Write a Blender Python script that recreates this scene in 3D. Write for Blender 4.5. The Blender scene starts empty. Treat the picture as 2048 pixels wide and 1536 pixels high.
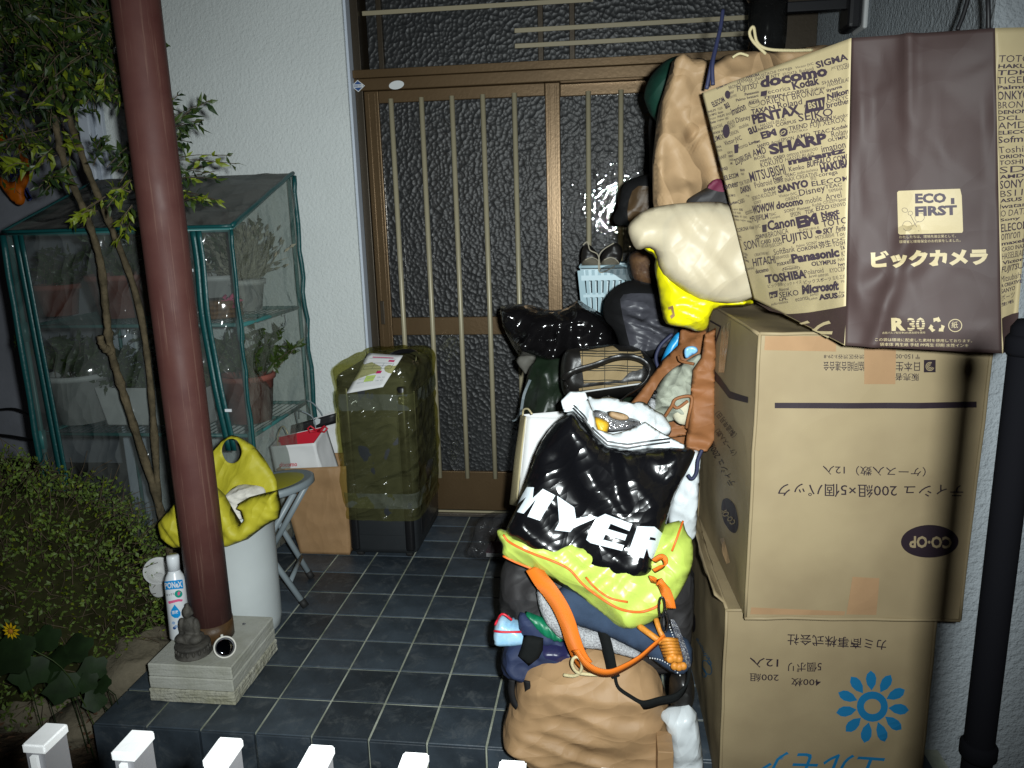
import bpy, bmesh, math, random
import numpy as np
from mathutils import Vector, Matrix, geometry

random.seed(7)
SC = bpy.context.scene
C = SC.collection

# ------------------------------------------------------------------ camera
F_PX, CAM_H = 1541.0, 1.31          # focal length in pixels of a 2048 px wide frame, eye height over the porch
AY = np.array([194, -348, 1541.0]); AY /= np.linalg.norm(AY)
AD = np.array([191, 6930, 1541.0]); AD -= AD.dot(AY) * AY; AD /= np.linalg.norm(AD)
AX = np.cross(AD, AY)
cam_d = bpy.data.cameras.new('camera'); cam = bpy.data.objects.new('camera', cam_d); C.objects.link(cam)
cam_d.sensor_width = 36; cam_d.lens = 36 * F_PX / 2048; cam_d.clip_start = .05; cam_d.clip_end = 300
rx = Vector((AX[0], AY[0], -AD[0])); up = -Vector((AX[1], AY[1], -AD[1])); bk = -Vector((AX[2], AY[2], -AD[2]))
cam.matrix_world = Matrix(((rx.x, up.x, bk.x, 0), (rx.y, up.y, bk.y, 0), (rx.z, up.z, bk.z, CAM_H), (0, 0, 0, 1)))
SC.camera = cam

# ------------------------------------------------------------------ night sky and the camera's own flash
w = bpy.data.worlds.new('World'); SC.world = w; w.use_nodes = True
nt = w.node_tree
sky = nt.nodes.new('ShaderNodeTexSky'); sky.sky_type = 'NISHITA'; sky.sun_disc = False
sky.sun_elevation = math.radians(-4); sky.sun_rotation = math.radians(200)
nt.links.new(sky.outputs[0], nt.nodes['Background'].inputs[0]); nt.nodes['Background'].inputs[1].default_value = .15
fl = bpy.data.lights.new('camera_flash', 'SPOT'); flash = bpy.data.objects.new('camera_flash', fl); C.objects.link(flash)
fl.energy = 285; fl.color = (.93, 1.0, 1.0); fl.shadow_soft_size = .021
fl.spot_size = math.radians(94); fl.spot_blend = 1.0
flash.location = (.07, .01, CAM_H + .03)
flash.rotation_euler = Vector((-.165, .965, -.20)).to_track_quat('-Z', 'Y').to_euler()
vs = SC.view_settings
vs.view_transform = 'Standard'; vs.look = 'None'; vs.exposure = 0; vs.gamma = 1; vs.use_curve_mapping = False
SC.cycles.max_bounces = 4; SC.cycles.diffuse_bounces = 2; SC.cycles.glossy_bounces = 2; SC.cycles.transmission_bounces = 2; SC.cycles.transparent_max_bounces = 10
SC.cycles.caustics_reflective = False; SC.cycles.caustics_refractive = False
SC.cycles.sample_clamp_indirect = 3.0
SC.cycles.use_denoising = True

# ------------------------------------------------------------------ geometry helpers
def rays(px, py):
    px = np.asarray(px, float); py = np.asarray(py, float)
    d = np.stack([(px - 1024) / F_PX, (py - 768) / F_PX, np.ones_like(px)], -1)
    return np.stack([d @ AX, d @ AY, -(d @ AD)], -1)
def at(px, py, Y):
    r = rays(px, py); p = r * (Y / r[1]); return Vector((p[0], p[1], p[2] + CAM_H))
def on(px, py, z):
    r = rays(px, py); p = r * ((z - CAM_H) / r[2]); return Vector((p[0], p[1], p[2] + CAM_H))
def proj(P):
    v = P - np.array([0, 0, CAM_H]); c = v[..., :1] * AX + v[..., 1:2] * AY - v[..., 2:3] * AD
    return c[..., 0] / c[..., 2] * F_PX + 1024, c[..., 1] / c[..., 2] * F_PX + 768

_tab = {}
def gn(x, y, seed=0):
    if seed not in _tab:
        a = np.random.RandomState(seed).rand(64, 64) * 2 * np.pi
        _tab[seed] = (np.cos(a), np.sin(a))
    cx, sx = _tab[seed]
    xi = np.floor(x).astype(int); yi = np.floor(y).astype(int); xf = x - xi; yf = y - yi
    u = xf * xf * xf * (xf * (xf * 6 - 15) + 10); v = yf * yf * yf * (yf * (yf * 6 - 15) + 10)
    def g(i, j):
        a = (xi + i) % 64; b = (yi + j) % 64
        return cx[a, b] * (xf - i) + sx[a, b] * (yf - j)
    n0 = g(0, 0) * (1 - u) + g(1, 0) * u; n1 = g(0, 1) * (1 - u) + g(1, 1) * u
    return (n0 * (1 - v) + n1 * v) * 1.5
def crumple(x, z, amp, f, seed):
    wx = x + .35 / f * gn(x * f * .7, z * f * .7, seed + 50); wz = z + .35 / f * gn(x * f * .7 + 9, z * f * .7, seed + 51)
    return amp * (np.abs(gn(wx * f, wz * f, seed)) + .5 * np.abs(gn(wx * f * 2.2, wz * f * 2.2, seed + 1))
                  + .22 * np.abs(gn(wx * f * 4.7, wz * f * 4.7, seed + 2)) - .3)
_crum = crumple
def facets(x, z, amp, f, seed, n=6):
    """flat facets meeting in straight creases, as in crumpled paper or film"""
    rs = np.random.RandomState(seed + 900); h = 0
    wx = x + .22 / f * gn(x * f * .6, z * f * .6, seed + 50); wz = z + .22 / f * gn(x * f * .6 + 9, z * f * .6, seed + 51)
    for i in range(n):
        th = rs.uniform(0, np.pi); a = (wx * np.cos(th) + wz * np.sin(th)) * f * 2.4 + 300; k = np.cumsum(rs.uniform(.3, 1.9, 600)); v = rs.uniform(-1, 1, 600)
        m = np.clip(.5 + 1.6 * gn(x * f * .45 + i * 7, z * f * .45, seed + 70 + i), 0, 1)
        h = h + m * np.interp(a, k, v)
    return amp * .55 * h
def crumple(x, z, amp, f, seed):
    return 1.9 * facets(x, z, amp, f, seed) + 1.3 * facets(x, z, amp * .5, f * 2.4, seed + 3, 4) + .15 * _crum(x, z, amp, f, seed)
def foldn(x, z, amp, ang, f, seed, stretch=.22):
    c, s = math.cos(ang), math.sin(ang); a = x * c + z * s; b = -x * s + z * c
    a = a + .3 / f * gn(a * f * .4, b * f * .4, seed + 60)
    return amp * (1 - 2 * np.abs(gn(a * f, b * f * stretch, seed)) + .4 * gn(a * f * 2.3, b * f * stretch * 2, seed + 3))

SMALL = {'twigs', 'stems', 'foliage', 'young_shoots', 'crown', 'crown_tips', 'crown_dark', 'print', 'tag_print', 'brand_print', 'brand_print_light', 'pale_print', 'emblem_print', 'figure_stripes', 'lettering', 'label_lettering', 'sticker_lettering', 'beads', 'base_beads', 'shelf_wires', 'petals', 'ribbon_bow'}
def link(o, parent=None):
    C.objects.link(o)
    if parent is not None:
        o.parent = parent
        o.matrix_parent_inverse = Matrix.Translation(-parent.location)
    return o
def obj(name, verts, faces, mat, parent=None, smooth=False, bevel=0, solid=0, midx=None):
    me = bpy.data.meshes.new(name)
    me.from_pydata([tuple(v) for v in verts], [], [tuple(int(i) for i in f) for f in faces])
    mats = mat if isinstance(mat, (list, tuple)) else [mat]
    for m in mats: me.materials.append(MAT[m] if isinstance(m, str) else m)
    if midx is not None: me.polygons.foreach_set('material_index', np.asarray(midx, dtype=np.int32))
    if smooth: me.polygons.foreach_set('use_smooth', np.ones(len(me.polygons), dtype=bool))
    me.update()
    o = bpy.data.objects.new(name, me)
    if solid:
        md = o.modifiers.new('thickness', 'SOLIDIFY'); md.thickness = solid; md.offset = 0
    if bevel:
        md = o.modifiers.new('edge', 'BEVEL'); md.width = bevel; md.segments = 2; md.limit_method = 'ANGLE'
    if name in SMALL: o['kind'] = 'stuff'
    return link(o, parent)
def tag(o, label, cat=None, group=None, kind=None):
    if label: o['label'] = label
    if cat: o['category'] = cat
    if group: o['group'] = group
    if kind: o['kind'] = kind
    return o
def thing(name, label, cat, loc=(0, 0, 0), group=None):
    e = bpy.data.objects.new(name, None); e.empty_display_size = .05; e.location = loc; C.objects.link(e)
    return tag(e, label, cat, group)

class MB:
    def __init__(s): s.v = []; s.f = []
    def add(s, v, f):
        n = len(s.v); s.v += [tuple(q) for q in v]; s.f += [tuple(int(i) + n for i in t) for t in f]; return s
    def box(s, x0, x1, y0, y1, z0, z1):
        v = [(x, y, z) for z in (z0, z1) for y in (y0, y1) for x in (x0, x1)]
        return s.add(v, [(0, 2, 3, 1), (4, 5, 7, 6), (0, 1, 5, 4), (2, 6, 7, 3), (0, 4, 6, 2), (1, 3, 7, 5)])
    def tube(s, pts, r, n=8, cap=True, flat=1.0):
        pts = [Vector(p) for p in pts]; rs = r if isinstance(r, (list, tuple)) else [r] * len(pts)
        rings = []; side = None
        for i, p in enumerate(pts):
            d = (pts[min(i + 1, len(pts) - 1)] - pts[max(i - 1, 0)]).normalized()
            if side is None:
                side = d.cross(Vector((0, 0, 1)));
                if side.length < .1: side = d.cross(Vector((0, 1, 0)))
            side = (side - d * side.dot(d)).normalized(); o2 = d.cross(side)
            rings.append([p + side * math.cos(2 * math.pi * k / n) * rs[i] + o2 * math.sin(2 * math.pi * k / n) * rs[i] * flat for k in range(n)])
        v = [q for rg in rings for q in rg]; f = []
        for i in range(len(pts) - 1):
            for k in range(n):
                a = i * n + k; b = i * n + (k + 1) % n; f.append((a, b, b + n, a + n))
        if cap: f.append(tuple(range(n - 1, -1, -1))); f.append(tuple(range(len(v) - n, len(v))))
        return s.add(v, f)
    def ribbon(s, pts, wd, width, th=.002):
        pts = [Vector(p) for p in pts]; v = []; f = []
        wds = wd if isinstance(wd, list) else [wd] * len(pts)
        for i, p in enumerate(pts):
            d = (pts[min(i + 1, len(pts) - 1)] - pts[max(i - 1, 0)]).normalized()
            a = Vector(wds[i]); a = (a - d * a.dot(d)).normalized(); nrm = d.cross(a)
            for q in (-1, 1):
                for t in (-1, 1): v.append(p + a * q * width / 2 + nrm * t * th / 2)
        for i in range(len(pts) - 1):
            b = i * 4; c = b + 4
            f += [(b, b + 1, c + 1, c), (b + 1, b + 3, c + 3, c + 1), (b + 3, b + 2, c + 2, c + 3), (b + 2, b, c, c + 2)]
        f += [(0, 2, 3, 1), (len(v) - 4, len(v) - 3, len(v) - 1, len(v) - 2)]
        return s.add(v, f)
    def lathe(s, prof, c, n=32, axis=None):
        v = []; f = []
        for r, z in prof:
            for k in range(n): a = 2 * math.pi * k / n; v.append((r * math.cos(a), r * math.sin(a), z))
        m = len(prof)
        for i in range(m - 1):
            for k in range(n):
                a = i * n + k; b = i * n + (k + 1) % n; f.append((a, b, b + n, a + n))
        f.append(tuple(range(n - 1, -1, -1))); f.append(tuple(range((m - 1) * n, m * n)))
        q = Vector(axis).to_track_quat('Z', 'Y') if axis else None
        v = [(q @ Vector(p) if q else Vector(p)) + Vector(c) for p in v]
        return s.add(v, f)
    def blob(s, c, r, nu=14, nv=9, amp=0, f=8, seed=0):
        v = []; fc = []
        for j in range(nv + 1):
            th = math.pi * j / nv
            for i in range(nu):
                a = 2 * math.pi * i / nu; d = Vector((math.sin(th) * math.cos(a), math.sin(th) * math.sin(a), math.cos(th)))
                k = 1 + amp * float(gn(np.array(d.x * f / 4 + seed), np.array(d.y * f / 4 + d.z * 2.7), 5))
                v.append((c[0] + d.x * r[0] * k, c[1] + d.y * r[1] * k, c[2] + d.z * r[2] * k))
        for j in range(nv):
            for i in range(nu):
                a = j * nu + i; b = j * nu + (i + 1) % nu; fc.append((a, a + nu, b + nu, b))
        return s.add(v, fc)
    def make(s, name, mat, parent=None, smooth=False, bevel=0, solid=0):
        return obj(name, s.v, s.f, mat, parent, smooth, bevel, solid)

def spline(pts, n=6, closed=False):
    P = [Vector(p) for p in pts]; out = []; m = len(P)
    for i in range(m if closed else m - 1):
        p0, p1, p2, p3 = (P[(i - 1) % m], P[i], P[(i + 1) % m], P[(i + 2) % m]) if closed else (P[max(i - 1, 0)], P[i], P[i + 1], P[min(i + 2, m - 1)])
        for k in range(n):
            t = k / n
            out.append(.5 * ((2 * p1) + (p2 - p0) * t + (2 * p0 - 5 * p1 + 4 * p2 - p3) * t * t + (3 * p1 - p0 - 3 * p2 + p3) * t ** 3))
    if not closed: out.append(P[-1])
    return out

def inside(poly, x, z):
    r = np.zeros(len(x), bool); n = len(poly); j = n - 1
    for i in range(n):
        xi, zi = poly[i]; xj, zj = poly[j]
        c = ((zi > z) != (zj > z)) & (x < (xj - xi) * (z - zi) / (zj - zi + 1e-12) + xi); r ^= c; j = i
    return r
def edge_dist(poly, x, z):
    best = np.full(len(x), 1e9); n = len(poly)
    for i in range(n):
        ax, az = poly[i]; bx, bz = poly[(i + 1) % n]; dx, dz = bx - ax, bz - az
        t = np.clip(((x - ax) * dx + (z - az) * dz) / (dx * dx + dz * dz + 1e-12), 0, 1)
        best = np.minimum(best, np.hypot(x - ax - t * dx, z - az - t * dz))
    return best
def chaikin(p, it):
    p = np.asarray(p, float)
    for _ in range(it):
        q = np.roll(p, -1, 0); p = np.stack([.75 * p + .25 * q, .25 * p + .75 * q], 1).reshape(-1, 2)
    return p
def resample(p, res):
    out = []; n = len(p)
    for i in range(n):
        a = p[i]; b = p[(i + 1) % n]; L = np.hypot(*(b - a)); k = max(1, int(round(L / res)))
        for j in range(k): out.append(a + (b - a) * j / k)
    out = np.array(out); keep = [0]
    for i in range(1, len(out)):
        if np.hypot(*(out[i] - out[keep[-1]])) > res * .35: keep.append(i)
    return out[keep]
def mesh2d(poly, res, hole=None, seed=0):
    poly = np.asarray(poly, float); per = np.hypot(*(poly - np.roll(poly, 1, 0)).T).sum()
    if hole is None and (per < 9 * res or len(poly) < 9 and per < 14 * res):
        return poly, np.array(geometry.tessellate_polygon([[Vector((*q, 0)) for q in poly]]))
    b = resample(poly, res); n = len(b)
    lo, hi = b.min(0), b.max(0); rs = np.random.RandomState(seed)
    gx, gz = np.meshgrid(np.arange(lo[0], hi[0], res), np.arange(lo[1], hi[1], res * .87)); gx = gx + (np.arange(gx.shape[0])[:, None] % 2) * res / 2
    x = gx.ravel() + rs.uniform(-.2, .2, gx.size) * res; z = gz.ravel() + rs.uniform(-.2, .2, gz.size) * res
    m = inside(b, x, z); x, z = x[m], z[m]
    if len(x): m = edge_dist(b, x, z) > res * .5; x, z = x[m], z[m]
    vs_ = [Vector(q) for q in b]; ed = [(i, (i + 1) % n) for i in range(n)]
    if hole is not None:
        h = resample(np.asarray(hole, float), res)
        if len(x): m = ~inside(h, x, z) & (edge_dist(h, x, z) > res * .4); x, z = x[m], z[m]
        k = len(vs_); vs_ += [Vector(q) for q in h]; ed += [(k + i, k + (i + 1) % len(h)) for i in range(len(h))]
    vs_ += [Vector(q) for q in zip(x, z)]
    r = geometry.delaunay_2d_cdt(vs_, ed, [], 1, 1e-7)
    V = np.array([tuple(q) for q in r[0]]); T = np.array([t for t in r[2] if len(t) == 3])
    cen = V[T].mean(1); ok = inside(b, cen[:, 0], cen[:, 1])
    if hole is not None: ok &= ~inside(h, cen[:, 0], cen[:, 1])
    return V, T[ok]

class Soft:
    """A stuffed, crumpled or folded body: outline on its own plane at its real distance, inflated to both sides."""
    def __init__(s, name, px, Y, T, mat, parent=None, lean=0, yaw=0, res=.012, back=.6, R=None, cr=(0, 10), fold=(0, 0, 10), fold2=None, ch=2, seed=1, zmin=None, hole=None, solid=0):
        r = rays([p[0] for p in px], [p[1] for p in px])
        cpx = np.mean(px, 0); c = at(cpx[0], cpx[1], Y); s.X, s.Z, s.Y, s.lean, s.yaw = c.x, c.z, Y, lean, yaw
        s.poly = chaikin(s.plane(px), ch); s.T = T; s.seed = seed; s.cr = cr; s.fold = fold; s.fold2 = fold2; s.zmin = zmin
        ext = s.poly.max(0) - s.poly.min(0); s.R = R or .28 * min(ext); s.res = res
        s.n = np.array([yaw, -1.0, lean], float); s.n /= np.linalg.norm(s.n); s.hole = None
        if hole is not None: s.hole = chaikin(s.plane(hole), 2)
        V, Tm = mesh2d(s.poly, res, s.hole, seed)
        fr = s.surf(V[:, 0], V[:, 1])
        if solid:
            s.o = obj(name, fr, Tm, mat, parent, True, solid=solid)
        else:
            d = s.dist(V[:, 0], V[:, 1]); bm_ = d > 1e-5
            h = back * T * s.prof(d) + .5 * back * s.rough(V[:, 0], V[:, 1], d)
            bkp = s.base(V[:, 0], V[:, 1]) - s.n * h[:, None]; s.clampz(bkp)
            idx = np.arange(len(V)); idx[bm_] = len(V) + np.arange(bm_.sum())
            s.o = obj(name, np.vstack([fr, bkp[bm_]]), np.vstack([Tm[:, ::-1], idx[Tm]]), mat, parent, True)
    def plane(s, px):
        r = rays([p[0] for p in px], [p[1] for p in px])
        t = (s.Y - s.yaw * s.X + s.lean * (CAM_H - s.Z)) / (r[:, 1] - s.yaw * r[:, 0] - s.lean * r[:, 2])
        return np.stack([r[:, 0] * t, r[:, 2] * t + CAM_H], -1)
    def base(s, x, z): return np.stack([x, s.Y + s.yaw * (x - s.X) + s.lean * (z - s.Z), z], -1)
    def dist(s, x, z):
        d = edge_dist(s.poly, x, z)
        return d
    def prof(s, d): k = np.clip(d / s.R, 0, 1); return np.sqrt(np.clip(1 - (1 - k) ** 2, 0, 1))
    def rough(s, x, z, d):
        fd = np.clip(d / (.22 * s.R), 0, 1); r = 0
        if s.cr[0]: r = r + crumple(x, z, s.cr[0], s.cr[1], s.seed)
        if s.fold[0]: r = r + foldn(x, z, s.fold[0], s.fold[1], s.fold[2], s.seed + 7)
        if s.fold2: r = r + foldn(x, z, s.fold2[0], s.fold2[1], s.fold2[2], s.seed + 17, .12)
        return fd * r
    def clampz(s, P):
        if s.zmin is not None: P[:, 2] = np.maximum(P[:, 2], s.zmin)
    def surf(s, x, z, off=0):
        d = s.dist(x, z); h = s.T * s.prof(d) + s.rough(x, z, d) + off
        P = s.base(x, z) + s.n * h[:, None]; s.clampz(P); return P
    def fit(s, px, off=.002):
        """plane coordinates whose point on the bulged front lies where px is seen"""
        px = np.asarray(px, float); g = px.copy()
        for _ in range(5):
            q = s.plane(g); x, y = proj(s.surf(q[:, 0], q[:, 1], off)); g = g + .8 * (px - np.stack([x, y], -1))
        return s.plane(g)
    def at(s, px, py, off=.002): q = s.fit([(px, py)], off); return Vector(s.surf(q[:, 0], q[:, 1], off)[0])
    def path(s, pts, off=.003, n=5):
        return [s.at(p.x, p.y, off) for p in spline([(a, b, 0) for a, b in pts], n)]
    def decal(s, name, px, mat, off=.0022, ch=0, parent=None, hole=None):
        pl = chaikin(s.fit(px, off), ch); hl = chaikin(s.plane(hole), 2) if hole else None
        V, T = mesh2d(pl, s.res * .7, hl)
        o = obj(name, s.surf(V[:, 0], V[:, 1], off), T[:, ::-1], mat, parent or s.o, True)
        return o

class Patch:
    """A four-cornered sheet of paper or card with its own crumple."""
    def __init__(s, P00, P10, P11, P01, cr=(0, 8), bulge=0, seed=1, disp=None):
        s.P = [np.array(tuple(p)) for p in (P00, P10, P11, P01)]; s.cr = cr; s.bulge = bulge; s.seed = seed; s.disp = disp
        n = np.cross(s.P[1] - s.P[0], s.P[3] - s.P[0]); s.n = n / np.linalg.norm(n)
        s.W = np.linalg.norm(s.P[1] - s.P[0]); s.Hh = np.linalg.norm(s.P[3] - s.P[0])
    def ev(s, u, v, off=0, fine=True):
        u = np.asarray(u, float); v = np.asarray(v, float); U, V = u[..., None], v[..., None]
        p = s.P[0] * (1 - U) * (1 - V) + s.P[1] * U * (1 - V) + s.P[2] * U * V + s.P[3] * (1 - U) * V
        uc, vc = np.clip(u, 0, 1), np.clip(v, 0, 1); e = np.minimum(1, np.minimum(np.minimum(uc, 1 - uc), np.minimum(vc, 1 - vc)) * 12)
        h = s.bulge * 16 * uc * (1 - uc) * vc * (1 - vc)
        if s.cr[0] and fine: h = h + e * crumple(u * s.W, v * s.Hh, s.cr[0], s.cr[1], s.seed)
        if s.disp: h = h + s.disp(u, v)
        return p + s.n * (h + off)[..., None]
    def inv(s, px, py):
        u = np.full(len(px), .5); v = np.full(len(px), .5); e = 1e-3
        for _ in range(8):
            x, y = proj(s.ev(u, v, 0, False)); xu, yu = proj(s.ev(u + e, v, 0, False)); xv, yv = proj(s.ev(u, v + e, 0, False))
            a, b, c, d = (xu - x) / e, (xv - x) / e, (yu - y) / e, (yv - y) / e; D = a * d - b * c; D = np.where(np.abs(D) < 1e-6, 1e-6, D)
            fx, fy = px - x, py - y
            u = np.clip(u + np.clip((fx * d - fy * b) / D, -.5, .5), -.3, 1.3); v = np.clip(v + np.clip((fy * a - fx * c) / D, -.5, .5), -.3, 1.3)
        return u, v
    def grid(s, nu, nv, flip=False):
        u, v = np.meshgrid(np.linspace(0, 1, nu + 1), np.linspace(0, 1, nv + 1)); V = s.ev(u.ravel(), v.ravel()); f = []
        for j in range(nv):
            for i in range(nu):
                a = j * (nu + 1) + i; q = (a, a + 1, a + nu + 2, a + nu + 1); f.append(q[::-1] if flip else q)
        return V, f

# ------------------------------------------------------------------ lettering, traced once in a side scene
TX = bpy.data.scenes.new('lettering'); _txc = {}
def glyphs(txt, fat=0.0):
    k = (txt, fat)
    if k not in _txc:
        cu = bpy.data.curves.new('t', 'FONT'); cu.body = txt; cu.resolution_u = 2; cu.offset = fat
        o = bpy.data.objects.new('t', cu); TX.collection.objects.link(o)
        vl = TX.view_layers[0]; vl.update(); dg = vl.depsgraph
        me = o.evaluated_get(dg).to_mesh(); bm = bmesh.new(); bm.from_mesh(me); bmesh.ops.triangulate(bm, faces=bm.faces)
        for _ in range(2):
            es = [e for e in bm.edges if e.calc_length() > .35]
            if es: bmesh.ops.subdivide_edges(bm, edges=es, cuts=1); bmesh.ops.triangulate(bm, faces=bm.faces)
        V = np.array([tuple(v.co[:2]) for v in bm.verts]) if bm.verts else np.zeros((0, 2)); Fa = [tuple(v.index for v in f.verts) for f in bm.faces]
        bm.free(); TX.collection.objects.unlink(o); bpy.data.objects.remove(o); bpy.data.curves.remove(cu)
        if len(V): V = (V - V.min(0)) / np.maximum(V.max(0) - V.min(0), 1e-6)
        _txc[k] = (V, Fa)
    return _txc[k]
def on_surface(S, px, py, off):
    if isinstance(S, Patch): u, v = S.inv(np.asarray(px), np.asarray(py)); return S.ev(np.clip(u, 0, .994), np.clip(v, 0, 1), off)
    q = S.fit(list(zip(px, py)), off); return S.surf(q[:, 0], q[:, 1], off)
def text_px(mb, S, txt, p0, p1, h, slant=0, fat=0.0, flip=False, off=.0012):
    """lettering on surface S, baseline p0->p1 and height h measured in the photograph"""
    V, Fa = glyphs(txt, fat)
    if not len(V): return
    s_, t_ = V[:, 0].copy(), V[:, 1].copy()
    p0, p1 = np.array(p0, float), np.array(p1, float); d = p1 - p0; L = np.hypot(*d); up_ = np.array([d[1], -d[0]]) / L * h
    if flip: pass
    q = p0 + s_[:, None] * d + t_[:, None] * (up_ + slant * d / L * h)
    mb.add(on_surface(S, q[:, 0], q[:, 1], off), Fa)
def text_uv(mb, S, txt, u0, v0, wu, hv, rot180=False, fat=0.0, off=.0012):
    V, Fa = glyphs(txt, fat)
    if not len(V): return
    a, b = V[:, 0], V[:, 1]
    if rot180: a, b = 1 - a, 1 - b
    mb.add(S.ev(u0 + a * wu, v0 + b * hv, off), Fa)
def shape_uv(mb, S, pts, off=.0012, res=None, hole=None):
    pts = np.array(pts, float); sc = np.array([S.W, S.Hh]); V, T = mesh2d(pts * sc, res or .009, None if hole is None else np.array(hole) * sc); V = V / sc
    mb.add(S.ev(V[:, 0], V[:, 1], off), T)
def shape_px(mb, S, pts, off=.0012):
    pts = np.array(pts, float); u, v = S.inv(pts[:, 0], pts[:, 1]); shape_uv(mb, S, np.stack([u, v], -1), off)
def ell(cx, cy, a, b, n=28, rot=0):
    return [(cx + a * math.cos(t) * math.cos(rot) - b * math.sin(t) * math.sin(rot), cy + a * math.cos(t) * math.sin(rot) + b * math.sin(t) * math.cos(rot)) for t in [2 * math.pi * k / n for k in range(n)]]
# ------------------------------------------------------------------ materials
MAT = {}
def N(t, typ, **kw):
    n = t.nodes.new(typ)
    for k, v in kw.items():
        if k in n.inputs: n.inputs[k].default_value = v
        else: setattr(n, k, v)
    return n
def crease(t, sc, aniso=None):
    """height of crumpled sheet: cones and sharp valleys at two sizes, gently warped"""
    tc = N(t, 'ShaderNodeTexCoord'); n = N(t, 'ShaderNodeTexNoise', Scale=sc * .6, Detail=2); t.links.new(tc.outputs['Object'], n.inputs['Vector'])
    mx = N(t, 'ShaderNodeMix', data_type='VECTOR'); mx.inputs[0].default_value = .9 / sc; t.links.new(tc.outputs['Object'], mx.inputs[4]); t.links.new(n.outputs['Color'], mx.inputs[5]); src = mx.outputs[1]
    if aniso:
        m1 = N(t, 'ShaderNodeMapping'); m1.inputs['Rotation'].default_value = (0, math.radians(aniso[0]), 0); m2 = N(t, 'ShaderNodeMapping'); m2.inputs['Scale'].default_value = (.6, .8, .6 * aniso[1])
        t.links.new(src, m1.inputs[0]); t.links.new(m1.outputs[0], m2.inputs[0]); src = m2.outputs[0]
    a = N(t, 'ShaderNodeTexVoronoi', Scale=sc); b = N(t, 'ShaderNodeTexVoronoi', Scale=sc * 2.3)
    t.links.new(src, a.inputs['Vector']); t.links.new(src, b.inputs['Vector'])
    m = N(t, 'ShaderNodeMath', operation='MULTIPLY_ADD'); m.inputs[1].default_value = .26; t.links.new(b.outputs['Distance'], m.inputs[0]); t.links.new(a.outputs['Distance'], m.inputs[2])
    return m.outputs[0]
def M(name, col, rough=.6, spec=.5, bump=0, bs=60, var=.0, vs_=6, col2=None, metal=0, rnd=0, coat=0, kind='noise', trans=0, detail=4, bdist=.004, an=None):
    m = bpy.data.materials.new(name); m.use_nodes = True; t = m.node_tree; b = t.nodes['Principled BSDF']; MAT[name] = m
    b.inputs['Roughness'].default_value = rough; b.inputs['Specular IOR Level'].default_value = spec; b.inputs['Metallic'].default_value = metal
    if coat: b.inputs['Coat Weight'].default_value = coat; b.inputs['Coat Roughness'].default_value = .08
    c = (*col, 1); b.inputs['Base Color'].default_value = c
    tc = N(t, 'ShaderNodeTexCoord'); src = None
    if var:
        n = N(t, 'ShaderNodeTexNoise', Scale=vs_, Detail=detail, Roughness=.6); t.links.new(tc.outputs['Object'], n.inputs['Vector'])
        r = N(t, 'ShaderNodeMapRange'); r.inputs[1].default_value = .35; r.inputs[2].default_value = .65; t.links.new(n.outputs['Fac'], r.inputs[0])
        mx = N(t, 'ShaderNodeMix', data_type='RGBA'); c2 = col2 or tuple(x * (1 - var) for x in col)
        mx.inputs[6].default_value = (*c2, 1); mx.inputs[7].default_value = c; t.links.new(r.outputs[0], mx.inputs[0]); src = mx.outputs[2]
    if rnd:
        oi = N(t, 'ShaderNodeObjectInfo'); h = N(t, 'ShaderNodeHueSaturation'); h.inputs['Color'].default_value = c
        if src: t.links.new(src, h.inputs['Color'])
        r = N(t, 'ShaderNodeMapRange'); r.inputs[3].default_value = 1 - rnd; r.inputs[4].default_value = 1 + rnd
        t.links.new(oi.outputs['Random'], r.inputs[0]); t.links.new(r.outputs[0], h.inputs['Value']); src = h.outputs[0]
    if src: t.links.new(src, b.inputs['Base Color'])
    if bump:
        if kind == 'voronoi': n = N(t, 'ShaderNodeTexVoronoi', Scale=bs, feature='SMOOTH_F1'); o = n.outputs['Distance']
        elif kind == 'wave':
            n = N(t, 'ShaderNodeTexWave', Scale=bs); n.bands_direction = 'DIAGONAL'; o = n.outputs['Fac']
        else: n = N(t, 'ShaderNodeTexNoise', Scale=bs, Detail=detail, Roughness=.6); o = n.outputs['Fac']
        if kind == 'crease': o = crease(t, bs, an)
        else: t.links.new(tc.outputs['Object'], n.inputs['Vector'])
        bp = N(t, 'ShaderNodeBump', Strength=bump, Distance=bdist); t.links.new(o, bp.inputs['Height']); t.links.new(bp.outputs[0], b.inputs['Normal'])
    return m
def see_through(name, tint, amount, diff, rough=.15, bump=.4, bs=40, gloss=1.0, an=None):
    """thin plastic sheet: lets light through, with a little colour and shine of its own"""
    m = bpy.data.materials.new(name); m.use_nodes = True; t = m.node_tree; MAT[name] = m
    b = t.nodes['Principled BSDF']; b.inputs['Base Color'].default_value = (*diff, 1); b.inputs['Roughness'].default_value = rough
    b.inputs['Specular IOR Level'].default_value = gloss * .5
    tr = N(t, 'ShaderNodeBsdfTransparent', Color=(*tint, 1)); mx = N(t, 'ShaderNodeMixShader', Fac=amount)
    tc = N(t, 'ShaderNodeTexCoord'); hgt = crease(t, bs, an)
    bp = N(t, 'ShaderNodeBump', Strength=bump, Distance=.5 / bs); t.links.new(hgt, bp.inputs['Height']); t.links.new(bp.outputs[0], b.inputs['Normal'])
    t.links.new(b.outputs[0], mx.inputs[1]); t.links.new(tr.outputs[0], mx.inputs[2]); t.links.new(mx.outputs[0], t.nodes['Material Output'].inputs['Surface'])
    return m

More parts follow.
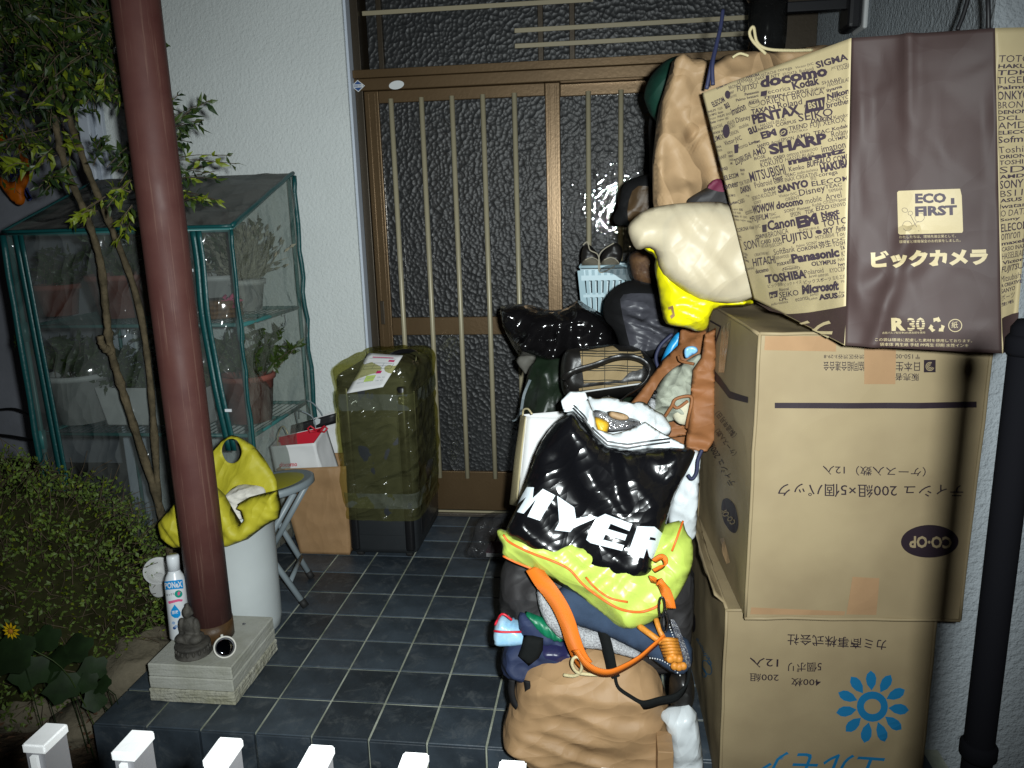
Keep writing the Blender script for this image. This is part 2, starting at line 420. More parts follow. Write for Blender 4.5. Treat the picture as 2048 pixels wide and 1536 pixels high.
M('stucco', (.70, .74, .73), .72, .35, .9, 95, .06, 2.5, detail=3, bdist=.006)
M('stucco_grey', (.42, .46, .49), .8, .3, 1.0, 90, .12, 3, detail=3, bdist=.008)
M('backwall', (.42, .44, .50), .85, .2, .4, 60, .2, 3)
M('slate', (.050, .066, .084), .45, .5, .5, 18, .6, 6, (.024, .032, .041), rnd=.38, bdist=.004)
M('grout', (.50, .52, .43), .9, .2, .4, 150, .5, 7, (.20, .22, .16))
M('concrete', (.20, .19, .17), .9, .2, .5, 70, .3, 3)
M('stone', (.46, .46, .41), .85, .25, .5, 160, .22, 12, (.36, .36, .30), bdist=.003)
M('stone_rough', (.44, .43, .36), .9, .2, 1.0, 55, .3, 16, (.32, .31, .22), bdist=.008)
M('rock', (.20, .17, .12), .9, .2, .9, 25, .5, 8, (.09, .08, .055), bdist=.012)
M('soil', (.10, .070, .045), .95, .15, 1.0, 45, .6, 14, (.035, .026, .018), bdist=.015)
M('litter', (.17, .095, .055), .8, .2, 0, rnd=0, var=.6, vs_=30)
M('column', (.105, .042, .035), .5, .3, .35, 16, .3, 9, (.085, .030, .026), bdist=.001)
M('column_foot', (.10, .052, .02), .5, .4, .3, 60, .4, 30)
M('bronze', (.145, .092, .045), .33, .5, .1, 90, .15, 4, metal=.55)
M('bronze_dark', (.055, .042, .028), .4, .5, .1, 90, metal=.5)
M('bar', (.40, .355, .235), .4, .5, 0, metal=.1)
M('lattice', (.30, .26, .17), .5, .4, 0)
M('sill', (.12, .10, .08), .4, .5, .2, 60, .3, 10, metal=.5)
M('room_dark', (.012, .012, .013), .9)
M('curtain', (.16, .07, .025), .9, .2, .4, 30)
M('white_print', (.62, .64, .64), .5)
M('blue_print', (.02, .07, .22), .5)
M('black', (.008, .008, .009), .5)
M('black_gloss', (.005, .005, .006), .12, .5)
M('kraft', (.36, .215, .105), .48, .5, 0.42, 8, .14, 12, kind='crease', bdist=0.05)
M('kraft_fold', (.36, .22, .11), .56, .32, .42, 11, .14, 12, kind='crease', bdist=.048, an=(18, 2.0))
M('kraft_flat', (.36, .215, .105), .52, .45, 0.3, 10, .14, 12, kind='crease', bdist=0.03, an=(80, 2.2))
M('kraft_pale', (.36, .235, .125), .58, .35, 1.0, 7, .12, 12, kind='crease', bdist=.085, an=(115, 1.4))
M('kraft_orange', (.26, .105, .038), .6, .3, .55, 9, .2, 12, kind='crease', bdist=.042, an=(5, 2.0))
M('print_paper', (.41, .335, .19), .55, .35, .15, 80, .06, 10, bdist=.002)
M('print_dark', (.046, .028, .026), .6, .3, .3, 6, .12, 6, kind='crease', bdist=.03)
M('print_ink', (.045, .032, .045), .6, .3)
M('carton', (.262, .204, .116), .62, .3, .12, 5, .14, 3, (.205, .155, .088), kind='crease', bdist=.03)
M('carton_ink', (.016, .009, .014), .6, .3)
M('carton_blue', (.006, .12, .26), .6, .3)
M('tape', (.30, .185, .10), .2, .5, .25, 9, .12, 9, kind='crease', bdist=.02)
M('tape_clear', (.33, .26, .15), .14, .5, .5, 60, bdist=.004)
M('plastic_black', (.004, .004, .005), .20, .5, .35, 15, kind='crease', bdist=.028, an=(35, 2.4))
M('garbage', (.006, .0055, .006), .16, .55, 0.55, 13, kind='crease', bdist=0.032, an=(30, 1.8))
M('film_white', (.62, .68, .72), .3, .5, .3, 40, bdist=.004)
M('plastic_white', (.62, .66, .68), .35, .5, 0.45, 11, .06, 9, kind='crease', bdist=0.034, an=(70, 2.6))
M('lime', (.47, .57, .11), .36, .5, 0.45, 10, .1, 9, (.40, .51, .085), kind='crease', bdist=0.034, an=(-38, 3))
M('orange_trim', (.72, .14, .02), .5, .4)
M('webbing', (.72, .17, .012), .55, .4, .5, 190, kind='wave', bdist=.002)
M('fabric_black', (.010, .010, .011), .8, .25, .5, 70, .3, 12, bdist=.003)
M('fabric_char', (.032, .030, .031), .65, .35, 0.5, 11, .3, 12, kind='crease', bdist=0.042, an=(12, 2.2))
M('fabric_navy', (.022, .033, .082), .7, .3, 0.5, 10, .25, 9, kind='crease', bdist=0.042, an=(15, 2.5))
M('felt_navy', (.035, .055, .095), .95, .15, .4, 200, .2, 30, bdist=.002)
M('satin_navy', (.016, .016, .06), .35, .5, .3, 50, bdist=.004)
M('velvet', (.006, .007, .007), .9, .15, .4, 90)
M('knit', (.48, .49, .50), .85, .2, 1.0, 260, .45, 260, (.22, .22, .23), bdist=.004)
M('green_rib', (.006, .16, .075), .4, .5, .5, 60, .3, 30, bdist=.003)
M('lightblue', (.25, .48, .68), .28, .5, .4, 50, .3, 14, (.50, .66, .76), bdist=.004)
M('red', (.55, .012, .03), .45)
M('cream', (.55, .47, .27), .7, .3, .5, 300)
M('rope_blue', (.018, .022, .060), .6)
M('braid', (.62, .24, .03), .5, .4, .4, 120, .25, 60)
M('sequin', (.025, .03, .06), .2, .8, 1.0, 420, .7, 200, (.2, .2, .2), bdist=.003)
M('garment', (.34, .36, .29), .8, .2, 0.6, 13, .12, 10, kind='crease', bdist=0.036, an=(50, 2.6))
M('garment2', (.52, .49, .36), .8, .2, .3, 160)
M('plaid', (.28, .205, .105), .75, .25, .4, 300, .1, 20)
M('leather', (.012, .011, .010), .36, .5, .3, 160, .2, 15, bdist=.001)
M('greenbag', (.020, .026, .018), .42, .5, 0.5, 10, .5, 7, (.010, .020, .010), kind='crease', bdist=0.04, an=(80, 2))
M('greyflap', (.11, .105, .09), .7, .3, .3, 60)
M('duffel_grey', (.062, .062, .075), .45, .5, 0.6, 12, .2, 14, kind='crease', bdist=0.042, an=(-12, 2.5))
M('basket_blue', (.42, .58, .64), .4, .5)
M('shoe', (.016, .014, .013), .45, .5, .3, 80)
M('sole', (.13, .115, .085), .8, .3, .4, 90)
M('lace', (.40, .36, .27), .8)
M('wicker', (.24, .115, .035), .6, .4, .8, 130, .5, 60, (.12, .05, .016), bdist=.004)
M('brownbag', (.085, .050, .022), .5, .4, 0.5, 11, .3, 12, kind='crease', bdist=0.04)
M('darkgreen', (.006, .040, .026), .7, .25, 0.5, 10, .3, 9, kind='crease', bdist=0.04, an=(50, 2))
M('maroon', (.10, .008, .03), .7)
M('yellow_bag', (.70, .64, .004), .36, .5, 0.45, 11, kind='crease', bdist=0.034, an=(35, 2.4))
M('yellow_dull', (.50, .45, .030), .55, .35, 0.45, 10, .15, 14, kind='crease', bdist=0.042, an=(60, 2.6))
M('cloth_white', (.72, .69, .62), .85, .2, 0.6, 16, .06, 20, kind='crease', bdist=0.03, an=(30, 2.2))
M('bin', (.56, .60, .60), .5, .45, .12, 30, .06, 6, bdist=.002)
M('stool_seat', (.40, .36, .02), .45, .4, .1, 200)
M('stool_grey', (.22, .26, .28), .4, .5, 0)
M('rubber', (.012, .012, .012), .7)
M('case_dark', (.022, .025, .028), .55, .4, .4, 240, .2, 6, bdist=.001)
M('case_trim', (.008, .008, .009), .35)
M('paper', (.70, .70, .70), .6, .3)
M('paper_grey', (.50, .54, .55), .6, .3, .2, 60)
M('magenta', (.5, .02, .12), .6)
M('printgrey', (.22, .24, .26), .6)
M('lime_print', (.45, .6, .15), .6)
M('bottle_white', (.74, .77, .80), .3, .5)
M('label_blue', (.006, .28, .66), .4)
M('label_green', (.01, .30, .22), .4)
M('label_pink', (.72, .12, .26), .4)
M('label_lilac', (.30, .42, .62), .4)
M('statue', (.085, .078, .066), .7, .35, .7, 90, .5, 30, (.04, .037, .032), bdist=.004)
M('rim_white', (.66, .64, .58), .45)
M('mirror', (.30, .31, .36), .05, .5, metal=1)
M('hose_green', (.010, .085, .08), .35, .5, .1, 60)
M('pvc_green', (.045, .18, .175), .4, .5)
M('trim_green', (.006, .070, .072), .4, .5, .4, 60, bdist=.003)
M('pot_white', (.58, .58, .57), .5, .4, .1, 30, .1, 9)
M('pot_clay', (.30, .10, .075), .75, .25, .3, 60, .25, 12)
M('hay', (.34, .32, .24), .9, .2, .6, 60, .4, 40)
M('leaf', (.042, .070, .010), .45, .4, 0, 30, .5, 9, (.018, .036, .006))
M('leaf_light', (.17, .215, .012), .5, .35, 0, var=.4, vs_=20)
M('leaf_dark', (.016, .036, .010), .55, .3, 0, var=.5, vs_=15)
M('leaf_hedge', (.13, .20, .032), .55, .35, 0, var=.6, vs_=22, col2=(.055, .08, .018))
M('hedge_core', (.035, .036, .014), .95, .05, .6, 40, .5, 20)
M('twig', (.12, .09, .058), .85, .2, .4, 60, .4, 30)
M('bark', (.135, .105, .062), .9, .2, 1.0, 55, .5, 24, (.06, .048, .028), bdist=.008)
M('flower', (.72, .46, .004), .6)
M('flower_eye', (.42, .17, .004), .8)
M('orange_foam', (.68, .16, .004), .55, .4)
M('blue_net', (.07, .10, .40), .7)
M('cable', (.012, .012, .014), .5)
M('fence_white', (.80, .80, .80), .35, .5, .1, 60)
M('fence_grey', (.30, .30, .32), .38, .5, .1, 60, metal=.4)
M('pole_black', (.0010, .0010, .0013), .9, .01)
M('lamp_metal', (.012, .012, .014), .35, .5)
M('lamp_edge', (.55, .56, .56), .4)
M('downpipe', (.55, .60, .68), .45, .4, .05, 40)
M('earthen_blue', (.015, .02, .03), .3)
M('mustard', (.62, .36, .02), .35, .5, .4, 40, bdist=.005)
M('cyan', (.02, .30, .62), .35, .5, .3, 40)
M('pale_blue', (.22, .48, .76), .35, .5, .3, 40)
M('foil', (.5, .5, .52), .12, .6, 1.0, 45, .5, 30, (.08, .08, .09), metal=.6, bdist=.01)
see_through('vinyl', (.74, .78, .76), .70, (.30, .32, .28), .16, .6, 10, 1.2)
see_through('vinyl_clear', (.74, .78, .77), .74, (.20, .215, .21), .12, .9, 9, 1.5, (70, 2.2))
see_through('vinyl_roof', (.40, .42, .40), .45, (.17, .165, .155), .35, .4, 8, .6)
see_through('film', (.86, .85, .58), .78, (.165, .16, .070), .12, .8, 12, 1.4, (25, 2.6))
see_through('film_band', (.85, .88, .80), .76, (.24, .26, .22), .14, .6, 16, 1.2)
see_through('clear', (.80, .80, .80), .90, (.12, .12, .13), .10, .9, 22, 1.3)
see_through('milky', (.85, .78, .62), .30, (.56, .49, .35), .42, .3, 8, .6, (55, 2.4))
see_through('milky_blue', (.80, .84, .86), .40, (.40, .46, .48), .28, .45, 12, .9)
see_through('lampglass', (.35, .35, .34), .70, (.03, .03, .03), .08, .2, 20, 1.3)

def plaid_nodes():
    t = MAT['plaid'].node_tree; b = t.nodes['Principled BSDF']; tc = N(t, 'ShaderNodeTexCoord'); sp = N(t, 'ShaderNodeSeparateXYZ'); t.links.new(tc.outputs['Object'], sp.inputs[0])
    def lines(ax, k, wd, ph):
        m1 = N(t, 'ShaderNodeMath', operation='MULTIPLY_ADD'); m1.inputs[1].default_value = k; m1.inputs[2].default_value = ph; t.links.new(sp.outputs[ax], m1.inputs[0])
        m2 = N(t, 'ShaderNodeMath', operation='FRACT'); t.links.new(m1.outputs[0], m2.inputs[0])
        m3 = N(t, 'ShaderNodeMath', operation='LESS_THAN'); m3.inputs[1].default_value = wd; t.links.new(m2.outputs[0], m3.inputs[0]); return m3.outputs[0]
    def add(a, c):
        m = N(t, 'ShaderNodeMath', operation='MAXIMUM'); t.links.new(a, m.inputs[0]); t.links.new(c, m.inputs[1]); return m.outputs[0]
    d = add(add(lines('Z', 26, .07, 0), lines('Z', 26, .07, .16)), add(lines('Z', 26, .07, .32), lines('X', 16, .03, .2)))
    mx = N(t, 'ShaderNodeMix', data_type='RGBA'); src = b.inputs['Base Color'].links[0].from_socket
    t.links.new(d, mx.inputs[0]); t.links.new(src, mx.inputs[6]); mx.inputs[7].default_value = (.03, .028, .02, 1); t.links.new(mx.outputs[2], b.inputs['Base Color'])
plaid_nodes()

def hammered():
    """cast glass with a hammered face: broad grey sheen on the dimples, sharp mirror highlights, dark hall behind"""
    m = bpy.data.materials.new('hammered_glass'); m.use_nodes = True; t = m.node_tree; MAT['glass'] = m
    b = t.nodes['Principled BSDF']; b.inputs['Base Color'].default_value = (.020, .021, .022, 1); b.inputs['Roughness'].default_value = .46; b.inputs['Specular IOR Level'].default_value = .5
    tc = N(t, 'ShaderNodeTexCoord'); wv = N(t, 'ShaderNodeTexNoise', Scale=14, Detail=1); t.links.new(tc.outputs['Object'], wv.inputs['Vector'])
    mxv = N(t, 'ShaderNodeMix', data_type='VECTOR'); mxv.inputs[0].default_value = .02; t.links.new(tc.outputs['Object'], mxv.inputs[4]); t.links.new(wv.outputs['Color'], mxv.inputs[5])
    v = N(t, 'ShaderNodeTexVoronoi', Scale=66, feature='SMOOTH_F1', Smoothness=.4); t.links.new(mxv.outputs[1], v.inputs['Vector'])
    sq = N(t, 'ShaderNodeMath', operation='POWER'); sq.inputs[1].default_value = 2.0; t.links.new(v.outputs['Distance'], sq.inputs[0])
    bp = N(t, 'ShaderNodeBump', Strength=.42, Distance=.010); t.links.new(sq.outputs[0], bp.inputs['Height']); t.links.new(bp.outputs[0], b.inputs['Normal'])
    bp2 = N(t, 'ShaderNodeBump', Strength=.16, Distance=.004); t.links.new(sq.outputs[0], bp2.inputs['Height'])
    gl = N(t, 'ShaderNodeBsdfGlossy', Color=(.06, .06, .06, 1), Roughness=.02); t.links.new(bp2.outputs[0], gl.inputs['Normal'])
    tr = N(t, 'ShaderNodeBsdfTransparent', Color=(.8, .8, .76, 1)); mx = N(t, 'ShaderNodeMixShader', Fac=.2)
    t.links.new(b.outputs[0], mx.inputs[1]); t.links.new(tr.outputs[0], mx.inputs[2]); ad = N(t, 'ShaderNodeAddShader'); t.links.new(mx.outputs[0], ad.inputs[0]); t.links.new(gl.outputs[0], ad.inputs[1])
    t.links.new(ad.outputs[0], t.nodes['Material Output'].inputs['Surface'])
hammered()

def streaks():
    """long vertical scratches and dull patches in the column paint"""
    t = MAT['column'].node_tree; b = t.nodes['Principled BSDF']; tc = N(t, 'ShaderNodeTexCoord'); mp = N(t, 'ShaderNodeMapping'); mp.inputs['Scale'].default_value = (120, 120, 2.2)
    t.links.new(tc.outputs['Object'], mp.inputs[0]); n = N(t, 'ShaderNodeTexNoise', Scale=1.0, Detail=5, Roughness=.7); t.links.new(mp.outputs[0], n.inputs['Vector'])
    r = N(t, 'ShaderNodeMapRange'); r.inputs[1].default_value = .57; r.inputs[2].default_value = .72; r.inputs[4].default_value = .6; t.links.new(n.outputs['Fac'], r.inputs[0])
    mx = N(t, 'ShaderNodeMix', data_type='RGBA'); t.links.new(r.outputs[0], mx.inputs[0]); t.links.new(b.inputs['Base Color'].links[0].from_socket, mx.inputs[6]); mx.inputs[7].default_value = (.26, .16, .12, 1); t.links.new(mx.outputs[2], b.inputs['Base Color'])
    n2 = N(t, 'ShaderNodeTexNoise', Scale=7, Detail=4); t.links.new(tc.outputs['Object'], n2.inputs['Vector']); r2 = N(t, 'ShaderNodeMapRange'); r2.inputs[1].default_value = .3; r2.inputs[2].default_value = .7; r2.inputs[3].default_value = .48; r2.inputs[4].default_value = .78; t.links.new(n2.outputs['Fac'], r2.inputs[0]); t.links.new(r2.outputs[0], b.inputs['Roughness'])
    t = MAT['slate'].node_tree; b = t.nodes['Principled BSDF']; tc = N(t, 'ShaderNodeTexCoord'); ge = N(t, 'ShaderNodeNewGeometry')
    n = N(t, 'ShaderNodeTexNoise', Scale=13, Detail=8, Roughness=.75, Distortion=.7); t.links.new(ge.outputs['Position'], n.inputs['Vector']); r = N(t, 'ShaderNodeMapRange'); r.inputs[1].default_value = .52; r.inputs[2].default_value = .80; r.inputs[4].default_value = .6; t.links.new(n.outputs['Fac'], r.inputs[0])
    mx = N(t, 'ShaderNodeMix', data_type='RGBA'); t.links.new(r.outputs[0], mx.inputs[0]); t.links.new(b.inputs['Base Color'].links[0].from_socket, mx.inputs[6]); mx.inputs[7].default_value = (.19, .20, .20, 1); t.links.new(mx.outputs[2], b.inputs['Base Color'])
streaks()
# ================================================================== THE SETTING
GZ = -.15                                   # level of the garden and the approach in front of the step
nx = 60; V = []; Fc = []
for j in range(nx + 1):
    for i in range(nx + 1):
        x = -5 + 9 * i / nx; y = -1 + 7 * j / nx
        h = 0.03 * float(gn(np.array(x * 2.1), np.array(y * 2.1), 3)) + .012 * float(gn(np.array(x * 9.), np.array(y * 9.), 4))
        k = min(1, max(0, (-1.42 - x) / .25)); V.append((x, y, GZ - .02 + k * (h + .05)))
for j in range(nx):
    for i in range(nx): a = j * (nx + 1) + i; Fc.append((a, a + 1, a + nx + 2, a + nx + 1))
g = tag(obj('ground', V, Fc, 'soil', smooth=True), 'dark garden soil scattered with leaf litter', kind='structure')
b = MB().box(-1.42, 4, -1.0, 1.655, GZ - .05, GZ)
tag(b.make('approach_path', 'concrete'), 'grey concrete ground in front of the tiled step', kind='structure')

# porch slab with single slate tiles on top and on the riser
PT, X0, Y0 = .153, -.306, 1.668
slab = MB().box(-1.372, .80, 1.676, 3.35, GZ - .04, -.0035).make('porch_floor', 'grout')
tag(slab, 'raised porch slab paved with square dark slate tiles and pale joints', kind='structure')
def tile_mesh(nm, w_, h_, d_):
    o = MB().box(-w_ / 2, w_ / 2, -h_ / 2, h_ / 2, -d_, 0); me = bpy.data.meshes.new(nm); me.from_pydata(o.v, [], o.f); me.materials.append(MAT['slate'])
    bm = bmesh.new(); bm.from_mesh(me); bmesh.ops.bevel(bm, geom=[e for e in bm.edges if all(v.co.z > -1e-6 for v in e.verts)], offset=.0016, segments=1, affect='EDGES'); bm.to_mesh(me); bm.free(); return me
tm = tile_mesh('tile', PT - .006, PT - .006, .012); rnd = random.Random(3)
for j in range(10):
    for i in range(-7, 7):
        x = X0 + (i + .5) * PT; y = Y0 + (j + .5) * PT
        o = bpy.data.objects.new('tile', tm); o.location = (x, y, rnd.uniform(-.0007, .0007)); o.rotation_euler = (rnd.uniform(-.003, .003), rnd.uniform(-.003, .003), 0); link(o, slab)
rm = tile_mesh('riser_tile', PT - .006, .145, .012)
for i in range(-7, 7):
    o = bpy.data.objects.new('riser_tile', rm); o.location = (X0 + (i + .5) * PT, 1.6645, -.0755); o.rotation_euler = (math.pi / 2, 0, 0); link(o, slab)

# house walls
t = thing('house_wall', 'white stucco house wall left of the entrance door', 'wall', (-1.55, 3.2, GZ))
MB().box(-2.09, -1.018, 3.1, 3.3, GZ - .05, 3.3).make('wall_panel', 'stucco', t)
MB().box(-1.0175, -1.008, 3.115, 3.24, GZ, 3.3).make('corner_bead', 'downpipe', t)
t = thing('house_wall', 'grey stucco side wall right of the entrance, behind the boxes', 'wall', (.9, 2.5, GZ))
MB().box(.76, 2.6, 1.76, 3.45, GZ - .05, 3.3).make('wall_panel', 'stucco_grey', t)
t = thing('house_wall', 'dark plain wall far left behind the plastic greenhouse', 'wall', (-3.5, 4.3, GZ))
MB().box(-6, -1.5, 4.2, 4.4, GZ - .05, 3.6).make('wall_panel', 'backwall', t)
t = thing('downpipe', 'pale square downpipe on the left corner of the white wall', 'downpipe', (-2.12, 3.1, GZ))
MB().box(-2.145, -2.095, 3.05, 3.10, GZ, 3.3).make('pipe', 'downpipe', t, bevel=.006)
MB().box(-2.092, -2.055, 3.078, 3.099, GZ, 3.3).make('corner_strip', 'downpipe', t, bevel=.003)
MB().box(-2.15, -2.09, 3.04, 3.105, 1.98, 2.0).make('bracket', 'downpipe', t)

# entrance frame
YD = 3.2
t = thing('door_frame', 'bronze aluminium entrance frame with glazed transom over the sliding doors', 'door frame', (-.21, YD, 0))
MB().box(-1.0075, -1.026 + .05, 3.16, 3.30, 0, 2.6).make('jamb', 'bronze_dark', t, bevel=.002)
MB().box(.60, .759, 3.16, 3.30, 0, 2.6).make('jamb', 'bronze_dark', t, bevel=.002)
MB().box(-1.0073, .5995, 3.152, 3.30, 1.80, 1.845).make('header', 'bronze', t, bevel=.003)
MB().box(-1.0073, .5995, 3.140, 3.30, 1.8455, 1.876).make('header_cap', 'bronze', t, bevel=.002)
MB().box(-.9755, .5995, 3.15, 3.30, .001, .016).make('sill', 'sill', t, bevel=.002)
for y in (3.165, 3.215): MB().box(-.9755, .5995, y, y + .006, .0165, .024).make('sill_rail', 'bar', t)
for x0_, x1_ in ((-.974, -.952), (-.9, 0), (0, .6)): pass
edges = [-.972, -.905, -.264, -.142, .598]
for a, b_ in zip(edges[:-1], edges[1:]):
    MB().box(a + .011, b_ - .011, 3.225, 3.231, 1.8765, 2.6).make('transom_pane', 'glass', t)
for x in edges[1:-1]: MB().box(x - .0105, x + .0105, 3.205, 3.24, 1.8765, 2.6).make('mullion', 'bronze_dark', t, bevel=.002)
def latt(x0_, x1_, z):
    MB().box(x0_, x1_, 3.1985, 3.2045, z - .0085, z + .0085).make('lattice_bar', 'lattice', t, bevel=.002)
latt(-.97, -.06, 2.095); latt(-.365, .597, 2.0); latt(-.365, .597, 1.944); latt(-.365, .597, 2.19)
d1 = at(716, 172, 3.15); r_ = .024
obj('sticker_border', [(d1.x + r_ * 1.18 * a, 3.1501, d1.z + r_ * .95 * c) for a, c in ((0, -1), (1, 0), (0, 1), (-1, 0))], [(0, 1, 2, 3)], 'white_print', t)
s1 = obj('sticker', [(d1.x + r_ * a, 3.1495, d1.z + r_ * .8 * c) for a, c in ((0, -1), (1, 0), (0, 1), (-1, 0))], [(0, 1, 2, 3)], 'blue_print', t)
obj('sticker_band', [(d1.x + a * r_ * .86, 3.1487, d1.z + c * .006) for a, c in ((-1, -1), (1, -1), (1, 1), (-1, 1))], [(0, 1, 2, 3)], 'white_print', s1)
mb = MB(); V, Fa = glyphs('BESTS', .02); mb.add([(d1.x - .015 + .03 * a, 3.1479, d1.z - .0035 + .007 * b_) for a, b_ in V], Fa); mb.make('sticker_lettering', 'blue_print', s1)
d2 = at(793, 170, 3.15); obj('sticker', [(p[0], 3.1495, p[1]) for p in ell(d2.x, d2.z, .031, .016, 24, .12)], [tuple(range(24))], 'white_print', t)
# dark hall behind the glass
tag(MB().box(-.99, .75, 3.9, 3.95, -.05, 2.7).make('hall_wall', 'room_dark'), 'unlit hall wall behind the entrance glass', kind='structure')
cu = []; cf = []
for k in range(13):
    x = -.985 + .10 * k / 12; y = 3.30 + .012 * math.sin(k * 1.9); cu += [(x, y, .03), (x, y, 2.5)]
    if k: cf.append((2 * k - 2, 2 * k, 2 * k + 1, 2 * k - 1))
tag(obj('curtain', cu, cf, 'curtain', smooth=True, solid=.003), 'brown curtain behind the glass beside the left jamb', 'curtain')

def sliding_door(label, x0_, x1_, y, bars):
    t = thing('sliding_door', label, 'door', ((x0_ + x1_) / 2, y, 0))
    d = .032
    for a, b_ in ((x0_, x0_ + .058), (x1_ - .058, x1_)):
        MB().box(a, b_, y, y + d, .026, 1.799).make('stile', 'bronze', t, bevel=.003)
        MB().box(a + .012, a + .02, y - .004, y - .0003, .03, 1.79).make('stile_ridge', 'bronze', t, bevel=.001)
        MB().box(b_ - .02, b_ - .012, y - .004, y - .0003, .03, 1.79).make('stile_ridge', 'bronze', t, bevel=.001)
    xa, xb = x0_ + .0585, x1_ - .0585
    MB().box(xa, xb, y + .001, y + d - .001, 1.752, 1.799).make('top_rail', 'bronze', t, bevel=.003)
    MB().box(xa, xb, y + .001, y + d - .001, .812, .888).make('middle_rail', 'bronze', t, bevel=.003)
    MB().box(xa, xb, y + .001, y + d - .001, .026, .205).make('bottom_rail', 'bronze', t, bevel=.003)
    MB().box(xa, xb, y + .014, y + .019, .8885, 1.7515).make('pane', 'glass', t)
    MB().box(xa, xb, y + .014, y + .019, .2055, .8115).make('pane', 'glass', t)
    for x in bars: MB().tube([(x, y - .011, .18), (x, y - .011, .8), (x, y - .011, 1.765)], .0105, 10).make('bar', 'bar', t, smooth=True)
    return t
dl = sliding_door('left bronze sliding door with five upright bars over hammered glass', -1.0065 + .032, -.19, 3.17, (-.862, -.738, -.615, -.492, -.367))
MB().box(-.962, -.945, 3.164, 3.1694, .86, .96).make('pull_handle', 'bronze_dark', dl, bevel=.002)
sliding_door('right bronze sliding door with hammered glass, mostly hidden by the piled bags', -.25, .598, 3.215, (-.081, .046, .171, .296, .421))

# wall lamp beside the door
p = at(1535, 50, 2.62)
t = thing('wall_lamp', 'dark wall lamp with ribbed glass shade beside the entrance door', 'lamp', (p.x, p.y, p.z))
mb = MB(); prof = [(.040, p.z - .10), (.052, p.z - .085), (.056, p.z - .03), (.056, p.z + .07), (.03, p.z + .075)]
n = 48; v = []; f = []
for i, (r, z) in enumerate(prof):
    for k in range(n): a = 2 * math.pi * k / n; rr = r * (1 + .025 * (k % 2)); v.append((p.x + rr * math.cos(a), p.y + rr * math.sin(a), z))
for i in range(len(prof) - 1):
    for k in range(n): a = i * n + k; b_ = i * n + (k + 1) % n; f.append((a, b_, b_ + n, a + n))
obj('glass_shade', v, f, 'lampglass', t, smooth=True)
MB().lathe([(.018, p.z - .05), (.022, p.z), (.018, p.z + .05)], (p.x, p.y, 0), 16).make('bulb', 'lamp_metal', t, True)
MB().lathe([(.06, p.z + .07), (.064, p.z + .075), (.064, p.z + .12), (.03, p.z + .14)], (p.x, p.y, 0), 32).make('lamp_cap', 'lamp_metal', t, True)
MB().box(p.x + .05, .71, p.y - .015, p.y + .015, p.z + .03, p.z + .06).make('arm', 'lamp_metal', t, bevel=.004)
MB().box(.705, .745, p.y - .05, p.y + .05, p.z - .03, p.z + .18).make('mount_box', 'lamp_metal', t, bevel=.012)
MB().box(.7455, .7595, p.y - .055, p.y + .055, p.z - .035, p.z + .19).make('mount_plate', 'lamp_edge', t, bevel=.006)

# column on its stone block
t = thing('stone_block', 'pale grey layered stone block under the brown column', 'stone block', (-1.149, 1.913, 0))
def slab_(z0, z1, m, seed, e):
    v, f = [], []; o = MB().box(-1.273 + e, -1.025 - e, 1.776 + e, 2.052 - e, z0, z1)
    me = bpy.data.meshes.new('layer'); me.from_pydata(o.v, [], o.f); me.materials.append(MAT[m])
    bm = bmesh.new(); bm.from_mesh(me); bmesh.ops.subdivide_edges(bm, edges=bm.edges, cuts=7, use_grid_fill=True); r = random.Random(seed)
    for q in bm.verts:
        if q.co.z < z1 - 1e-4 or seed != 3: q.co += Vector((r.uniform(-1, 1), r.uniform(-1, 1), 0)) * (.0014 if m == 'stone_rough' else .0005)
    bm.to_mesh(me); bm.free(); o = bpy.data.objects.new('layer', me); link(o, t)
    md = o.modifiers.new('edge', 'BEVEL'); md.width = .003; md.limit_method = 'ANGLE'; md.angle_limit = math.radians(60)
slab_(.0005, .040, 'stone_rough', 1, -.002); slab_(.0405, .077, 'stone', 2, .0); slab_(.0775, .116, 'stone', 3, .001)
CX, CY, CR = -1.157, 1.932, .0572
t = thing('column', 'round reddish brown metal porch column standing on the stone block', 'column', (CX, CY, .116))
MB().lathe([(CR, .170), (CR, .6), (CR, 1.4), (CR, 3.2)], (CX, CY, 0), 48).make('shaft', 'column', t, True)
MB().lathe([(CR + .0015, .1165), (CR + .0015, .169)], (CX, CY, 0), 48).make('foot_band', 'column_foot', t, True)

# thin dark gate post at the right end of the fence
p = at(2015, 1011, .62)
t = thing('gate_post', 'slim black metal gate post at the right edge, nearest to the viewer', 'post', (p.x, p.y, GZ))
MB().lathe([(.0118, GZ), (.0118, at(2032, 655, .62).z), (.008, at(2032, 655, .62).z + .006)], (p.x, p.y, 0), 24).make('post', 'pole_black', t, True)
for z in (at(1967, 1500, .62).z, at(2030, 690, .62).z): MB().lathe([(.0125, z - .008), (.0145, z - .005), (.0145, z + .005), (.0125, z + .008)], (p.x, p.y, 0), 24).make('clamp', 'pole_black', t, True)

